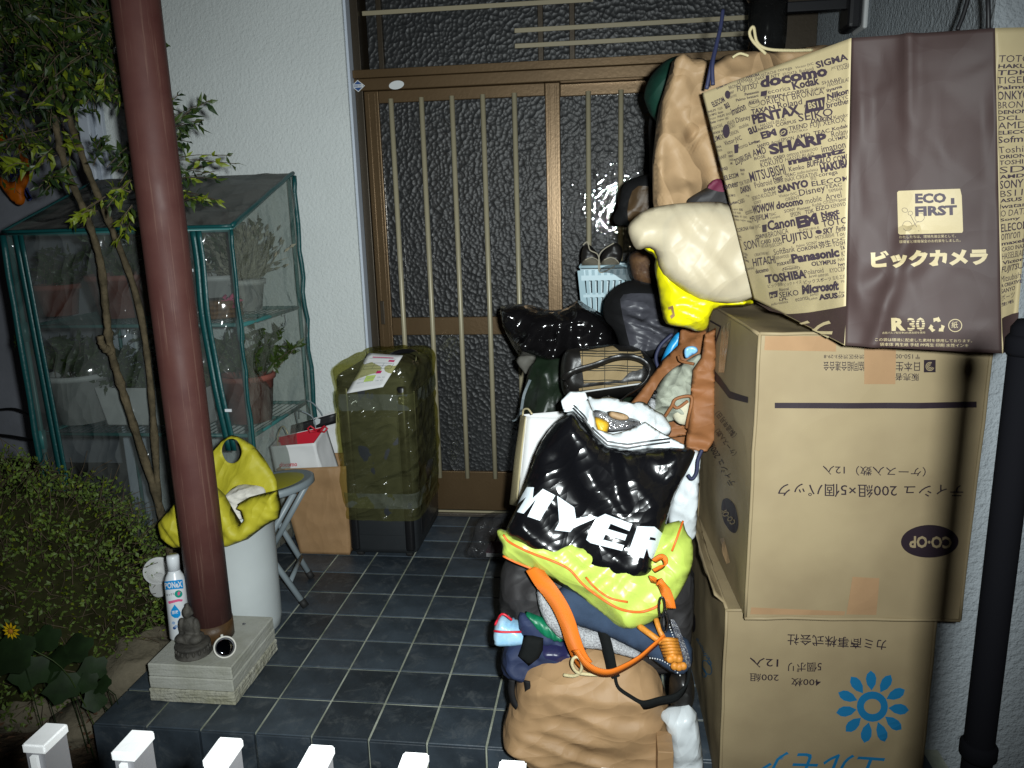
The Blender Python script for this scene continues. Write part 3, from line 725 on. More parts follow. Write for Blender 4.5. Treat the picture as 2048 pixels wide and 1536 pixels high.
# white picket fence in the foreground
FY = .62
t = thing('picket_fence', 'low fence of pale flat pickets seen from above in the foreground', 'fence', (0, FY, GZ))
pm = None
for k in range(-2, 9):
    x = -.569 + .0955 * k; z = .806 - .022 * (x + .58)
    if pm is None:
        a = MB().box(-.0100, .0100, -.013, .019, GZ - z, -.011); me = bpy.data.meshes.new('picket'); me.from_pydata(a.v, [], a.f); me.materials.append(MAT['fence_grey'])
        a.v, a.f = [], []; a.box(-.0035, .0035, -.017, -.0132, GZ - z, -.012); me2 = bpy.data.meshes.new('picket_rib'); me2.from_pydata(a.v, [], a.f); me2.materials.append(MAT['fence_white'])
        a.v, a.f = [], []; a.box(-.0128, .0128, -.015, .021, -.0105, 0)
        me3 = bpy.data.meshes.new('picket_cap'); me3.from_pydata(a.v, [], a.f); me3.materials.append(MAT['fence_white'])
        bm = bmesh.new(); bm.from_mesh(me3); bmesh.ops.bevel(bm, geom=list(bm.edges), offset=.002, segments=2, affect='EDGES'); bm.to_mesh(me3); bm.free()
        pm = True
    pk = bpy.data.objects.new('picket', me); pk.location = (x, FY, z); link(pk, t)
    for mm in (me2, me3): q = bpy.data.objects.new(mm.name, mm); q.parent = pk; C.objects.link(q)
for z in (.62, .0): MB().box(-.8, .285, FY + .022, FY + .045, z, z + .045).make('rail', 'fence_grey', t, bevel=.003)

# stones, litter and plants of the garden
def rock(label, px, z, r, seed):
    c = on(px[0], px[1], z); mb = MB().blob((0, 0, 0), r, 22, 14, .28, 9, seed); mb.v = [(x, y, max(q, -.5 * r[2])) for x, y, q in mb.v]
    o = mb.make('garden_stone', 'rock', smooth=True); o.location = (c.x, c.y, z); return tag(o, label, 'stone', 'edging stones of the garden bed')
rock('large flat olive grey stone left of the pale column block', (275, 1335), -.09, (.12, .15, .10), 1)
rock('stone under the hedge beside the white bottle', (320, 1215), -.10, (.11, .10, .08), 5)
rock('mossy stone at the lower edge of the hedge', (70, 1405), -.12, (.14, .12, .07), 9)
rock('pinkish stone at the foot of the tiled step', (175, 1440), -.13, (.10, .10, .05), 13)
rock('stone below the white crockery behind the hedge', (330, 1150), -.10, (.10, .08, .09), 17)
lv, lf = [], []
def leafquad(v, f, c, d, nrm, L, Wd, bend=.15):
    d = d.normalized(); sd = d.cross(nrm)
    if sd.length < 1e-3: return
    sd.normalize(); nn = sd.cross(d); n = len(v)
    v += [tuple(c), tuple(c + d * L * .45 + sd * Wd / 2 + nn * L * bend * .3), tuple(c + d * L - nn * L * bend), tuple(c + d * L * .45 - sd * Wd / 2 + nn * L * bend * .3), tuple(c + d * L * .5)]
    f += [(n, n + 1, n + 4), (n + 1, n + 2, n + 4), (n + 2, n + 3, n + 4), (n + 3, n, n + 4)]
rr = random.Random(11)
def rv(): return Vector((rr.gauss(0, 1), rr.gauss(0, 1), rr.gauss(0, 1))).normalized()
for k in range(1500):
    x = rr.uniform(-2.8, -1.40); y = rr.uniform(1.2, 2.9); leafquad(lv, lf, Vector((x, y, GZ + rr.uniform(.02, .07))), Vector((rr.gauss(0, 1), rr.gauss(0, 1), rr.gauss(0, .25))), Vector((0, 0, 1)) + .4 * rv(), rr.uniform(.01, .035), rr.uniform(.006, .018))
tag(obj('leaf_litter', lv, lf, 'litter'), 'dry brown leaf litter on the garden soil', 'leaf litter', kind='stuff')

# clipped hedge
HC = Vector((-2.06, 2.16, -.10)); HR = Vector((.62, .50, .66))
t = thing('hedge_bush', 'low clipped hedge bush with small yellow green shoots', 'bush', (HC.x, HC.y, GZ))
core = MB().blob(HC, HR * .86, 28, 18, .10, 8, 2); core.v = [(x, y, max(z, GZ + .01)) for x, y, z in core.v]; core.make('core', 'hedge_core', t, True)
va, fa, vb, fb, vc, fc2 = [], [], [], [], [], []
tw = MB()
for k in range(30000):
    d = rv();
    if d.z < -.45: continue
    s = 1 + .09 * float(gn(np.array(d.x * 3.), np.array(d.y * 3 + d.z * 2), 5)); rad = rr.uniform(.84, 1.0) * s
    c = HC + Vector((d.x * HR.x, d.y * HR.y, d.z * HR.z)) * rad
    if c.z < GZ + .03: continue
    q = rr.random(); low = d.z < .25
    if q < (.045 if low else .14): leafquad(vb, fb, c + d * .012, d + .8 * rv(), rv(), rr.uniform(.010, .019), rr.uniform(.006, .010))
    else: leafquad(va, fa, c, d * .5 + rv(), rv(), rr.uniform(.011, .024), rr.uniform(.007, .012))
    if k % 8 == 0: e = c + (rv() + d * .2) * rr.uniform(.03, .09); tw.tube([c - d * .03, (c + e) / 2 + rv() * .008, e], .0012, 3, False)
obj('foliage', va, fa, 'leaf_hedge', t); obj('young_shoots', vb, fb, 'leaf_light', t); tw.make('twigs', 'twig', t)

# tall slender tree behind the column
t = thing('garden_tree', 'slender two stemmed tree with narrow green leaves behind the column', 'tree', tuple(on(330, 1075, GZ).lerp(at(330, 1040, 2.35), .999)))
def px_path(pts, n=6): return [at(q.x, q.y, q.z) for q in spline(pts, n)]
def stem(pts, r0, r1, nm='trunk'):
    P = px_path(pts, 7); m = len(P); rs = [(r0 + (r1 - r0) * i / (m - 1)) * (1 + .14 * math.sin(i * 2.3) + (.28 if i % 9 == 4 else 0)) for i in range(m)]
    mb = MB().tube(P, rs, 10); return mb.make(nm, 'bark', t, True)
stem([(345, 1130, 2.36), (318, 1010, 2.36), (285, 905, 2.36), (245, 780, 2.35), (222, 700, 2.34), (212, 620, 2.33), (200, 520, 2.32), (172, 430, 2.3), (130, 330, 2.27), (105, 215, 2.25), (90, 90, 2.22), (70, -60, 2.2)], .0135, .0085)
stem([(318, 1010, 2.36), (300, 760, 2.40), (275, 600, 2.42), (225, 460, 2.42), (175, 340, 2.40), (140, 240, 2.37), (122, 150, 2.33), (100, 50, 2.3), (85, -60, 2.28)], .0105, .0095)
stem([(222, 705, 2.34), (205, 690, 2.31), (200, 672, 2.30)], .013, .009, 'stub')
va, fa, vb, fb, vd, fd = [], [], [], [], [], []
tw = MB()
def sprig(p0, p1, n, L, light=.3, droop=.3):
    """a twig with paired narrow leaflets"""
    p0, p1 = Vector(p0), Vector(p1); d = (p1 - p0); tw.tube([p0, p0.lerp(p1, .5) + Vector((0, 0, .006)), p1], .0012, 3, False)
    for i in range(n):
        c = p0.lerp(p1, (i + .6) / n)
        for s in (-1, 1):
            a = d.normalized() * .7 + Vector((rr.gauss(0, .35), rr.gauss(0, .35), rr.gauss(0, .35) - droop)) + s * d.normalized().cross(rv()) * .8
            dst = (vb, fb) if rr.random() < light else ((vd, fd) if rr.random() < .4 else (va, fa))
            leafquad(*dst, c, a, rv() + Vector((0, -.8, .5)), L * rr.uniform(.7, 1.2), L * rr.uniform(.26, .42))
for k in range(640):                                              # dense crown at the upper left
    x = rr.uniform(-60, 235); y = rr.uniform(-80, 190) + rr.gauss(0, 20); Yd = rr.uniform(2.02, 2.62)
    if x > 165 and y > 165: continue
    if y > 120 and rr.random() < .45: continue
    a = at(x, y, Yd); sprig(a, a + Vector((rr.gauss(0, .06), rr.gauss(0, .06), rr.gauss(-.03, .05))), 4, rr.uniform(.030, .052), .10)
for k in range(60):
    x = rr.uniform(-20, 150); y = rr.uniform(190, 290); a = at(x, y, rr.uniform(2.2, 2.5)); sprig(a, a + Vector((rr.gauss(0, .06), rr.gauss(0, .05), rr.gauss(-.03, .05))), 4, rr.uniform(.024, .042), .18)
def sp(a, b_, Yd, n=6, L=.036, light=.15): sprig(at(a[0], a[1], Yd), at(b_[0], b_[1], Yd - .03), n, L, light)
for a, b_, l in [((330, 250), (425, 205), .05), ((335, 262), (405, 250), .05), ((325, 230), (345, 190), .3), ((335, 290), (380, 280), .05), ((330, 320), (465, 325), .4), ((330, 345), (410, 340), .1),
                 ((330, 365), (440, 360), .5), ((340, 390), (430, 400), .6), ((325, 280), (345, 330), .1), ((150, 180), (175, 165), .9), ((200, 140), (215, 180), .5), ((215, 195), (255, 165), .1), ((200, 200), (255, 180), .1),
                 ((205, 310), (195, 285), .05), ((215, 330), (265, 280), .05), ((190, 330), (215, 295), .05), ((230, 340), (260, 310), .05), ((270, 350), (215, 410), .8), ((265, 380), (225, 395), .8), ((270, 410), (235, 455), .8),
                 ((260, 440), (250, 475), .7), ((215, 395), (140, 440), .9), ((195, 420), (150, 440), .9), ((65, 290), (85, 300), .9), ((45, 325), (20, 335), .8), ((10, 340), (40, 320), .8), ((110, 300), (60, 340), .3),
                 ((120, 350), (100, 380), .1), ((140, 330), (110, 360), .1), ((90, 355), (130, 350), .1), ((150, 295), (140, 270), .6), ((345, 405), (400, 395), .4), ((275, 300), (235, 340), .1)]:
    for _ in range(2): sp((a[0] + rr.gauss(0, 6), a[1] + rr.gauss(0, 6)), (b_[0] + rr.gauss(0, 8), b_[1] + rr.gauss(0, 8)), rr.uniform(2.05, 2.3), 5, rr.uniform(.03, .042), l)
obj('crown', va, fa, 'leaf', t); obj('crown_tips', vb, fb, 'leaf_light', t); obj('crown_dark', vd, fd, 'leaf_dark', t); tw.make('twigs', 'twig', t)  # pale, mid and dark green leaves, mixed at random

# flower and broad leaves at the lower left
c = at(22, 1262, 1.62)
t = thing('yellow_flower', 'single yellow daisy with narrow petals at the left edge', 'flower', (c.x, c.y, GZ))
v, f = [], []
for k in range(11):
    a = 2 * math.pi * k / 11 + .2; leafquad(v, f, c + Vector((math.cos(a) * .006, 0, math.sin(a) * .006)), Vector((math.cos(a), -.12, math.sin(a))), Vector((0, -1, 0)), .021 * rr.uniform(.8, 1.1), .0075, .05)
obj('petals', v, f, 'flower', t); MB().blob(c + Vector((0, -.002, 0)), (.007, .004, .007), 12, 8).make('flower_eye', 'flower_eye', t, True)
MB().tube(spline([c, c + Vector((.03, .02, -.06)), c + Vector((.10, .05, -.16)), Vector((c.x + .17, c.y + .07, GZ + .0))], 5), .0016, 5).make('stalk', 'leaf', t, True)
t = thing('broadleaf_plant', 'cluster of broad dark leaves below the hedge', 'plant', tuple(on(150, 1420, GZ)))
def lobed(v, f, c, r, nrm, seed):
    n0 = len(v); nrm = nrm.normalized(); a = nrm.cross(Vector((0, 0, 1))).normalized(); b_ = nrm.cross(a); n = 16; q = random.Random(seed)
    v.append(tuple(c))
    for k in range(n): th = 2 * math.pi * k / n; R_ = r * (1 + .16 * math.cos(5 * th) + q.uniform(-.06, .06)); v.append(tuple(c + a * math.cos(th) * R_ + b_ * math.sin(th) * R_ - nrm * .12 * r * math.cos(2 * th)))
    for k in range(n): f.append((n0, n0 + 1 + k, n0 + 1 + (k + 1) % n))
for (x, y, r, Yd) in [(150, 1300, .055, 1.80), (105, 1330, .06, 1.70), (60, 1345, .055, 1.66), (185, 1340, .045, 1.76), (90, 1280, .05, 1.78), (175, 1365, .032, 1.70), (205, 1370, .03, 1.72), (190, 1400, .036, 1.70), (125, 1375, .05, 1.66), (20, 1310, .07, 1.60)]:
    v, f = [], []; c = at(x, y, Yd); lobed(v, f, c, r * .85, Vector((rr.gauss(0, .35), -.6, .8)), int(x)); obj('leaf_blade', v, f, 'leaf_dark', t, True)
    MB().tube([c, c + Vector((.01, .03, -.05)), Vector((c.x + .02, c.y + .05, GZ - .02))], .0014, 4).make('leaf_stalk', 'leaf_dark', t)

# things hung on the far wall, cable
cp = [(-10, 262), (22, 275), (40, 300), (50, 330), (48, 365), (25, 362), (5, 350), (-12, 340), (-14, 362), (0, 372), (18, 395), (40, 413), (52, 395), (47, 380), (60, 350), (58, 310), (48, 280), (30, 262), (0, 250)]
s = Soft('orange_ornament', [(-12, 345), (25, 368), (42, 350), (41, 318), (32, 290), (28, 272), (40, 278), (52, 300), (60, 335), (58, 365), (46, 382), (52, 405), (38, 414), (18, 395), (0, 372)], 3.6, .018, 'orange_foam', res=.015, back=1, R=.012, ch=2)
tag(s.o, 'curved orange foam shape with blue strips on the far left wall', 'ornament')
for a, b_ in (((8, 315), (28, 360)), ((24, 310), (38, 350)), ((48, 378), (62, 400)), ((52, 376), (60, 398))):
    MB().ribbon([at(*a, 3.63), at(*b_, 3.63)], Vector((1, 0, 0)), .018, .004).make('blue_strip', 'blue_net', s.o)
s2 = Soft('orange_ornament', [(-20, 262), (8, 258), (16, 275), (10, 292), (-6, 285)], 3.6, .018, 'orange_foam', res=.015, back=1, R=.012); s2.o.parent = s.o; s2.o.name = 'upper_piece'
tag(MB().tube(px_path([(-20, 822, 3.5), (30, 818, 3.45), (70, 838, 3.3), (95, 880, 3.2), (70, 880, 3.2), (20, 872, 3.3), (-20, 868, 3.4)], 6), .006, 6).make('cable', 'cable', smooth=True), 'black cable hanging left of the greenhouse', 'cable')
# ================================================================== greenhouse with pots
GX0, GX1, GY0, GY1, GZF, GZB = -2.075, -1.262, 2.50, 3.03, 1.28, 1.475
t = thing('plastic_greenhouse', 'small lean-to plastic greenhouse with green tube frame against the white wall', 'greenhouse', (-1.67, 2.77, GZ))
for x in (GX0, GX1):
    for y, z in ((GY0, GZF), (GY1, GZB)):
        MB().tube([(x, y, GZ if x < -1.4 else .002), (x, y, .5), (x, y, z)], .008, 10).make('post', 'pvc_green', t, True)
    MB().tube([(x, GY0, GZF), (x, GY1, GZB)], .008, 8).make('rafter', 'pvc_green', t, True)
for y, z in ((GY0, GZF), (GY1, GZB)): MB().tube([(GX0, y, z), (GX1, y, z)], .008, 8).make('rafter', 'pvc_green', t, True)
SH = (.555, .955)
for z in SH:
    for y in (GY0 + .02, GY1 - .02, (GY0 + GY1) / 2): MB().tube([(GX0, y, z), (GX1, y, z)], .0075, 8).make('shelf_rail', 'pvc_green', t, True)
    for x in (GX0, GX1): MB().tube([(x, GY0 + .02, z), (x, GY1 - .02, z)], .0075, 8).make('shelf_rail', 'pvc_green', t, True)
    mb = MB()
    for k in range(34): x = GX0 + .012 + (GX1 - GX0 - .024) * k / 33; mb.tube([(x, GY0 + .022, z + .008), (x, GY1 - .022, z + .008)], .0016, 4, False)
    mb.make('shelf_wires', 'hose_green', t)
    for x in (GX0, GX1): MB().lathe([(.0125, z - .05), (.0125, z + .02)], (x, GY0 + .001, 0), 14).make('joint_sleeve', 'pvc_green', t, True)
# vinyl cover
def sheet(nm, c4, mat, amp, f, nu, nv, seed, solid=0):
    pt = Patch(*c4, cr=(amp, f), seed=seed); V, Fc = pt.grid(nu, nv); return obj(nm, V, Fc, mat, t, True)
e = .013
sheet('cover_front', ((GX0 - e, GY0 - e, .12), (GX1 + e, GY0 - e, .12), (GX1 + e, GY0 - e, GZF), (GX0 - e, GY0 - e, GZF)), 'vinyl_clear', .014, 5, 60, 70, 3)
sheet('cover_side', ((GX1 + e, GY0 - e, .10), (GX1 + e + .01, GY1 + e, .05), (GX1 + e, GY1 + e, GZB + .01), (GX1 + e, GY0 - e, GZF)), 'vinyl', .016, 5, 50, 70, 8)
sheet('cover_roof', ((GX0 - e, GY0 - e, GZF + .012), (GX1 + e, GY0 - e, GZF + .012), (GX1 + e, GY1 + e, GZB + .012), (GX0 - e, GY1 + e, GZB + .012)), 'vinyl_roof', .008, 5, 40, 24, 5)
def piping(pts, r=.007, wob=.006, nm='edge_binding'):
    P = spline(pts, 12); P = [p + Vector((math.sin(i * 1.7) * wob * .6, math.cos(i * 2.1) * wob, 0)) for i, p in enumerate(P)]; return MB().tube(P, r, 7).make(nm, 'trim_green', t, True)
piping([(GX1 + e, GY0 - e, GZF + .012), (GX1 + e, GY1 + e, GZB + .012)], .008, .003); piping([(GX1 + e + .004, GY1 + e, GZB), (GX1 + e + .006, GY1 + e, .9), (GX1 + e + .014, GY1 + e, .1)], .010)
piping([(GX1 + e, GY0 - e - .004, GZF), (GX1 + e, GY0 - e - .006, .8), (GX1 + e + .004, GY0 - e, .1)], .006, .003)
piping([(GX0 - e, GY0 - e, GZF + .012), (GX1 + e, GY0 - e, GZF + .012)], .006, .002); piping([(GX0 - e, GY0 - e, GZF), (GX0 - e, GY0 - e, .1)], .012, .003)
piping([(GX0 - e, GY0 - e, GZF + .012), (GX0 - e, GY1 + e, GZB + .012)], .006, .002)
for dx in (0, .021):                                               # zip bands of the front flap
    P = [at(385 + 70 * s_ ** 1.3, 462 + 440 * s_, GY0 - .03) + Vector((dx + .004 * math.sin(s_ * 9), .004 * math.sin(s_ * 14), 0)) for s_ in [k / 24 for k in range(25)]]
    MB().ribbon(P, Vector((1, 0, 0)), .019, .003).make('zip_band', 'trim_green', t, True)
    P = [Vector((GX0 + .045 + dx + .03 * s_, GY0 - .028, GZF - (GZF - .2) * s_)) for s_ in [k / 14 for k in range(15)]]
    MB().ribbon(P, Vector((1, 0, 0)), .019, .003).make('zip_band', 'trim_green', t, True)
pr = at(568, 640, 2.93); MB().tube([pr + Vector((0, .022 * math.cos(a), .022 * math.sin(a))) for a in [k * .28 - 2.4 for k in range(17)]], .003, 6).make('tie_ring', 'bottle_white', t, True)
for px in ((355, 462), (432, 815)): q = at(px[0] + 25, px[1] + (78 if px[0] == 355 else 5), GY0 - .04); MB().box(q.x - .012, q.x + .012, q.y - .003, q.y + .001, q.z - .006, q.z + .004).make('zip_pull', 'bottle_white', t)

def pot_prof(r0, r1, z, h): return [(r0, z), (r1 - .004, z + h - .02), (r1 + .004, z + h - .02), (r1 + .004, z + h), (r1 - .008, z + h), (r1 - .012, z + h - .02)]
def pot(name, label, c, r0, r1, h, mat, plant=None, group='pots inside the greenhouse'):
    t2 = thing(name, label, 'pot', c, group); MB().lathe(pot_prof(r0, r1, c[2], h), (c[0], c[1], 0), 28).make('vessel', mat, t2, True)
    if plant:
        n, spread, height, L, m = plant; v, f = [], []; tw = MB()
        for k in range(n):
            a = Vector((c[0] + rr.gauss(0, r1 * .35), c[1] + rr.gauss(0, r1 * .35), c[2] + h - .02)); b_ = a + Vector((rr.gauss(0, spread), rr.gauss(0, spread), rr.uniform(.3, 1) * height))
            tw.tube([a, b_], .0015, 3, False)
            for s_ in (.35, .5, .65, .8, .92, 1):
                for _ in range(3): leafquad(v, f, a.lerp(b_, s_), rv() + Vector((0, 0, .3)), rv(), L * rr.uniform(.6, 1.2), L * .4)
        obj('foliage', v, f, m, t2); tw.make('stems', 'twig', t2)
    return t2
def gp(px, py, y, z): q = at(px, py, y); return (q.x, q.y, z + .011)
pot('flower_pot', 'white round pot with a green plant on the lower greenhouse shelf', gp(165, 800, 2.68, SH[0]), .085, .115, .19, 'pot_white', (26, .06, .16, .045, 'leaf'))
pot('flower_pot', 'reddish clay pot with a leafy plant at the right end of the lower shelf', gp(500, 800, 2.70, SH[0]), .075, .098, .18, 'pot_clay', (30, .07, .20, .045, 'leaf'))
pot('flower_pot', 'dark clay pot on the upper greenhouse shelf behind the stems', gp(250, 600, 2.72, SH[1]), .09, .125, .16, 'pot_clay', (20, .07, .22, .045, 'leaf'))
pot('flower_pot', 'white pot with a plant behind the green zip on the upper shelf', gp(440, 570, 2.86, SH[1]), .07, .09, .14, 'pot_white', (22, .06, .24, .045, 'leaf'))
pot('flower_pot', 'small clay pot with trailing plant left on the upper greenhouse shelf', gp(120, 610, 2.78, SH[1]), .06, .08, .12, 'pot_clay', (16, .06, .16, .04, 'leaf'))
t2 = thing('planter_box', 'white oblong planter with bushy plants on the lower greenhouse shelf', 'planter', (-1.70, 2.70, SH[0] + .011), 'pots inside the greenhouse')
q0, q1 = at(212, 800, 2.64), at(430, 800, 2.64)
mb = MB(); x0_, x1_ = q0.x, q1.x; z0 = SH[0] + .011
for a, b_ in ((0, 0),): mb.add([(x0_ + .02, 2.60, z0), (x1_ - .02, 2.60, z0), (x1_ - .02, 2.78, z0), (x0_ + .02, 2.78, z0), (x0_, 2.58, z0 + .15), (x1_, 2.58, z0 + .15), (x1_, 2.80, z0 + .15), (x0_, 2.80, z0 + .15)], [(3, 2, 1, 0), (0, 1, 5, 4), (1, 2, 6, 5), (2, 3, 7, 6), (3, 0, 4, 7)])
mb.make('vessel', 'pot_white', t2, bevel=.006)
MB().box(x0_ + .005, x1_ - .005, 2.585, 2.795, z0 + .12, z0 + .13).make('earth', 'soil', t2)
v, f = [], []
for k in range(900):
    c = Vector((rr.uniform(x0_, x1_), rr.uniform(2.58, 2.80), z0 + .13 + abs(rr.gauss(0, .09)))); leafquad(v, f, c, rv() + Vector((0, 0, .4)), rv(), rr.uniform(.02, .045), .015)
obj('foliage', v, f, 'leaf', t2)
# woven tray with pink ribbon, upper shelf
q = at(440, 625, 2.66); t2 = thing('woven_basket', 'small woven bamboo tray with pink ribbon on the upper greenhouse shelf', 'basket', (q.x, q.y, SH[1] + .011))
zt = SH[1] + .011
for k in range(4): MB().lathe([(.080 + .001 * (k % 2), zt + .001 + k * .016), (.083, zt + .008 + k * .016), (.080, zt + .0155 + k * .016)], (q.x, q.y, 0), 20).make('woven_band', 'wicker', t2, True)
v, f = [], []
for k in range(16): leafquad(v, f, Vector((q.x + .06 + rr.gauss(0, .012), q.y - .03, zt + .065 + rr.gauss(0, .006))), rv(), rv(), .035, .02)
obj('ribbon_bow', v, f, 'label_pink', t2)
# dried plant, upper right
q = at(492, 560, 2.86); t2 = thing('dried_plant', 'pale plant with fan of dry narrow leaves seen through the greenhouse side', 'plant', (q.x, q.y, SH[1] + .011))
v, f = [], []
for k in range(260):
    a = rr.gauss(0, .5); L = rr.uniform(.06, .2); c = Vector((q.x + rr.gauss(0, .02), q.y + rr.gauss(0, .02), SH[1] + .13)); e_ = c + Vector((math.sin(a) * L, rr.gauss(0, .03), math.cos(a) * L))
    leafquad(v, f, c, e_ - c, rv(), L, .007, .2)
    for _ in range(2): leafquad(v, f, e_, (e_ - c) + rv() * .03, rv(), .03, .012)
obj('foliage', v, f, 'hay', t2); MB().lathe(pot_prof(.05, .07, SH[1] + .011, .12), (q.x, q.y, 0), 24).make('vessel', 'pot_white', t2, True)
# crockery behind the hedge
q = at(312, 1130, 2.18); t2 = thing('broken_dish', 'white broken dish lying behind the hedge beside the bottle', 'dish', (q.x, q.y, q.z - .06))
MB().lathe([(.015, 0), (.034, .010), (.046, .034), (.043, .035), (.031, .013), (.008, .006)], (q.x, q.y, q.z - .03), 26, (.55, -.6, .6)).make('bowl', 'pot_white', t2, True)
MB().lathe([(.015, 0), (.036, .004), (.040, .009), (.036, .010), (.015, .005)], (q.x + .02, q.y - .02, q.z - .06), 26, (-.2, -.95, .35)).make('saucer', 'pot_white', t2, True)

# ================================================================== things round the column
b0 = on(361, 1274, .1165); ax = (at(345, 1110, b0.y + .015) - b0); L = ax.length; ax.normalize()
t2 = thing('fertiliser_bottle', 'white plastic bottle with blue printed label leaning against the column', 'bottle', tuple(b0))
qm = ax.to_track_quat('Z', 'Y')
R_ = .029; prof = [(R_ - .004, 0), (R_, .006), (R_, L * .66), (R_ * .97, L * .70), (R_ * .80, L * .76), (R_ * .60, L * .80), (R_ * .56, L * .82)]
MB().lathe(prof, b0, 36, ax).make('bottle_body', 'bottle_white', t2, True)
MB().lathe([(R_ * .6, L * .823), (R_ * .6, L * .985), (R_ * .52, L)], b0, 28, ax).make('cap', 'bottle_white', t2, True)
front = Vector((-b0.x, -b0.y, 0)).normalized()
def on_bottle(px, py, off=.0006):
    r = Vector(rays(px, py)); o = Vector((0, 0, CAM_H)); rel = o - b0; d1_ = r - ax * r.dot(ax); r1 = rel - ax * rel.dot(ax)
    A = d1_.dot(d1_); B = d1_.dot(r1); Cc = r1.dot(r1) - (R_ + off) ** 2; D = max(B * B - A * Cc, 0); return o + r * ((-B - math.sqrt(D)) / A)
def bdecal(nm, poly, m, off): V, T = mesh2d(np.array(poly, float), 4.0); obj(nm, [on_bottle(a, b_, off) for a, b_ in V], T, m, t2)
def btext(nm, txt, p0, p1, h, m, off, fat=.02):
    V, Fa = glyphs(txt, fat); p0, p1 = np.array(p0, float), np.array(p1, float); d = p1 - p0; n_ = np.array([d[1], -d[0]]) / np.hypot(*d) * h
    obj(nm, [on_bottle(*(p0 + a * d + b_ * n_), off) for a, b_ in V], Fa, m, t2)
bdecal('label_band', [(329, 1163), (365, 1159), (367, 1177), (331, 1180)], 'label_blue', .0005)
btext('label_lettering', 'PONeX', (330, 1178), (365, 1174), 12, 'bottle_white', .0010, .03)
btext('label_lettering', 'ネックス', (333, 1193), (349, 1190), 5, 'black', .0006)
bdecal('label_disc', ell(357, 1188, 8, 7.5, 16), 'label_green', .0005); bdecal('label_heart', [(355, 1186), (357, 1183), (361, 1184), (359, 1190), (356, 1191)], 'label_pink', .001)
bdecal('label_ribbon', [(336, 1203), (357, 1198), (366, 1199), (364, 1203), (357, 1203), (338, 1208)], 'label_pink', .0006)
bdecal('label_drop', [(349, 1209), (355, 1216), (361, 1224), (361, 1231), (356, 1236), (349, 1236), (343, 1232), (341, 1226), (343, 1219)], 'label_blue', .0006)
btext('label_lettering', '原液', (344, 1229), (357, 1227), 7, 'bottle_white', .0012)
for a, m in (((347, 1246), 'label_lilac'), ((358, 1244), 'label_lilac'), ((352, 1253), 'label_lilac'), ((360, 1255), 'label_pink'), ((349, 1256), 'blue_print')): bdecal('label_dot', ell(a[0], a[1], 3.4, 3.2, 10), m, .0005)

# figurine
q = on(388, 1306, .1165); t2 = thing('figurine', 'small dark grey seated figurine on a round beaded base', 'statue', tuple(q))
c = (q.x, q.y, 0); z = .1165
MB().lathe([(.045, z), (.050, z + .003), (.050, z + .006), (.044, z + .010), (.044, z + .026), (.048, z + .030), (.046, z + .035), (.038, z + .038)], c, 40).make('base', 'statue', t2, True)
mb = MB()
for k in range(18): a = 2 * math.pi * k / 18; mb.blob((q.x + .0445 * math.cos(a), q.y + .0445 * math.sin(a), z + .018), (.0045, .0045, .0075), 8, 6)
mb.make('base_beads', 'statue', t2, True)
mb = MB(); z1 = z + .036
mb.blob((q.x - .004, q.y, z1 + .013), (.040, .030, .018), 20, 12, .12, 9, 1); mb.blob((q.x - .022, q.y - .010, z1 + .016), (.020, .022, .014), 14, 9); mb.blob((q.x + .016, q.y - .010, z1 + .016), (.020, .022, .014), 14, 9)
mb.blob((q.x - .003, q.y + .003, z1 + .044), (.026, .018, .034), 18, 12, .08, 9, 2); mb.blob((q.x - .024, q.y - .001, z1 + .046), (.010, .012, .028), 12, 9); mb.blob((q.x + .018, q.y - .001, z1 + .046), (.010, .012, .028), 12, 9)
mb.blob((q.x - .003, q.y - .018, z1 + .026), (.014, .009, .008), 12, 8); mb.blob((q.x - .003, q.y, z1 + .074), (.008, .008, .010), 10, 8); mb.blob((q.x - .003, q.y - .001, z1 + .092), (.0135, .0145, .018), 16, 12)
mb.blob((q.x - .003, q.y - .0145, z1 + .089), (.003, .004, .005), 8, 6); mb.blob((q.x - .017, q.y, z1 + .089), (.0025, .004, .007), 8, 6); mb.blob((q.x + .011, q.y, z1 + .089), (.0025, .004, .007), 8, 6)
mb.blob((q.x - .003, q.y + .001, z1 + .112), (.006, .006, .007), 10, 8)
bd = mb.make('figure', 'statue', t2, True); rm_ = bd.modifiers.new('blend', 'REMESH'); rm_.mode = 'VOXEL'; rm_.voxel_size = .0028; rm_.use_smooth_shade = True
# round mirror
q = on(444, 1312, .1175); t2 = thing('round_mirror', 'small round mirror with white rim leaning beside the figurine', 'mirror', tuple(q))
n_ = Vector((.50, -.55, .62)).normalized(); cc = at(448, 1292, q.y - .0) ; cc = Vector((cc.x, q.y + .004, .1175 + .026))
a1 = n_.cross(Vector((0, 0, 1))).normalized(); b1 = n_.cross(a1)
ring = [cc + a1 * math.cos(a) * .0285 + b1 * math.sin(a) * .0285 for a in [2 * math.pi * k / 40 for k in range(41)]]
MB().tube(ring, .0026, 8, False).make('rim', 'rim_white', t2, True)
MB().lathe([(.0282, -.003), (.0282, 0), (.014, .0012), (.001, .0016)], cc, 36, n_).make('mirror_face', 'mirror', t2, True)
MB().tube([cc + b1 * -.03, cc + b1 * -.036], .004, 8).make('knob', 'rim_white', t2, True)
q = on(488, 1249, .1165); tag(MB().blob((q.x, q.y, .119), (.006, .004, .003), 8, 6, .2).make('foil_scrap', 'foil'), 'tiny crumpled foil scrap on the back of the stone block', 'scrap')

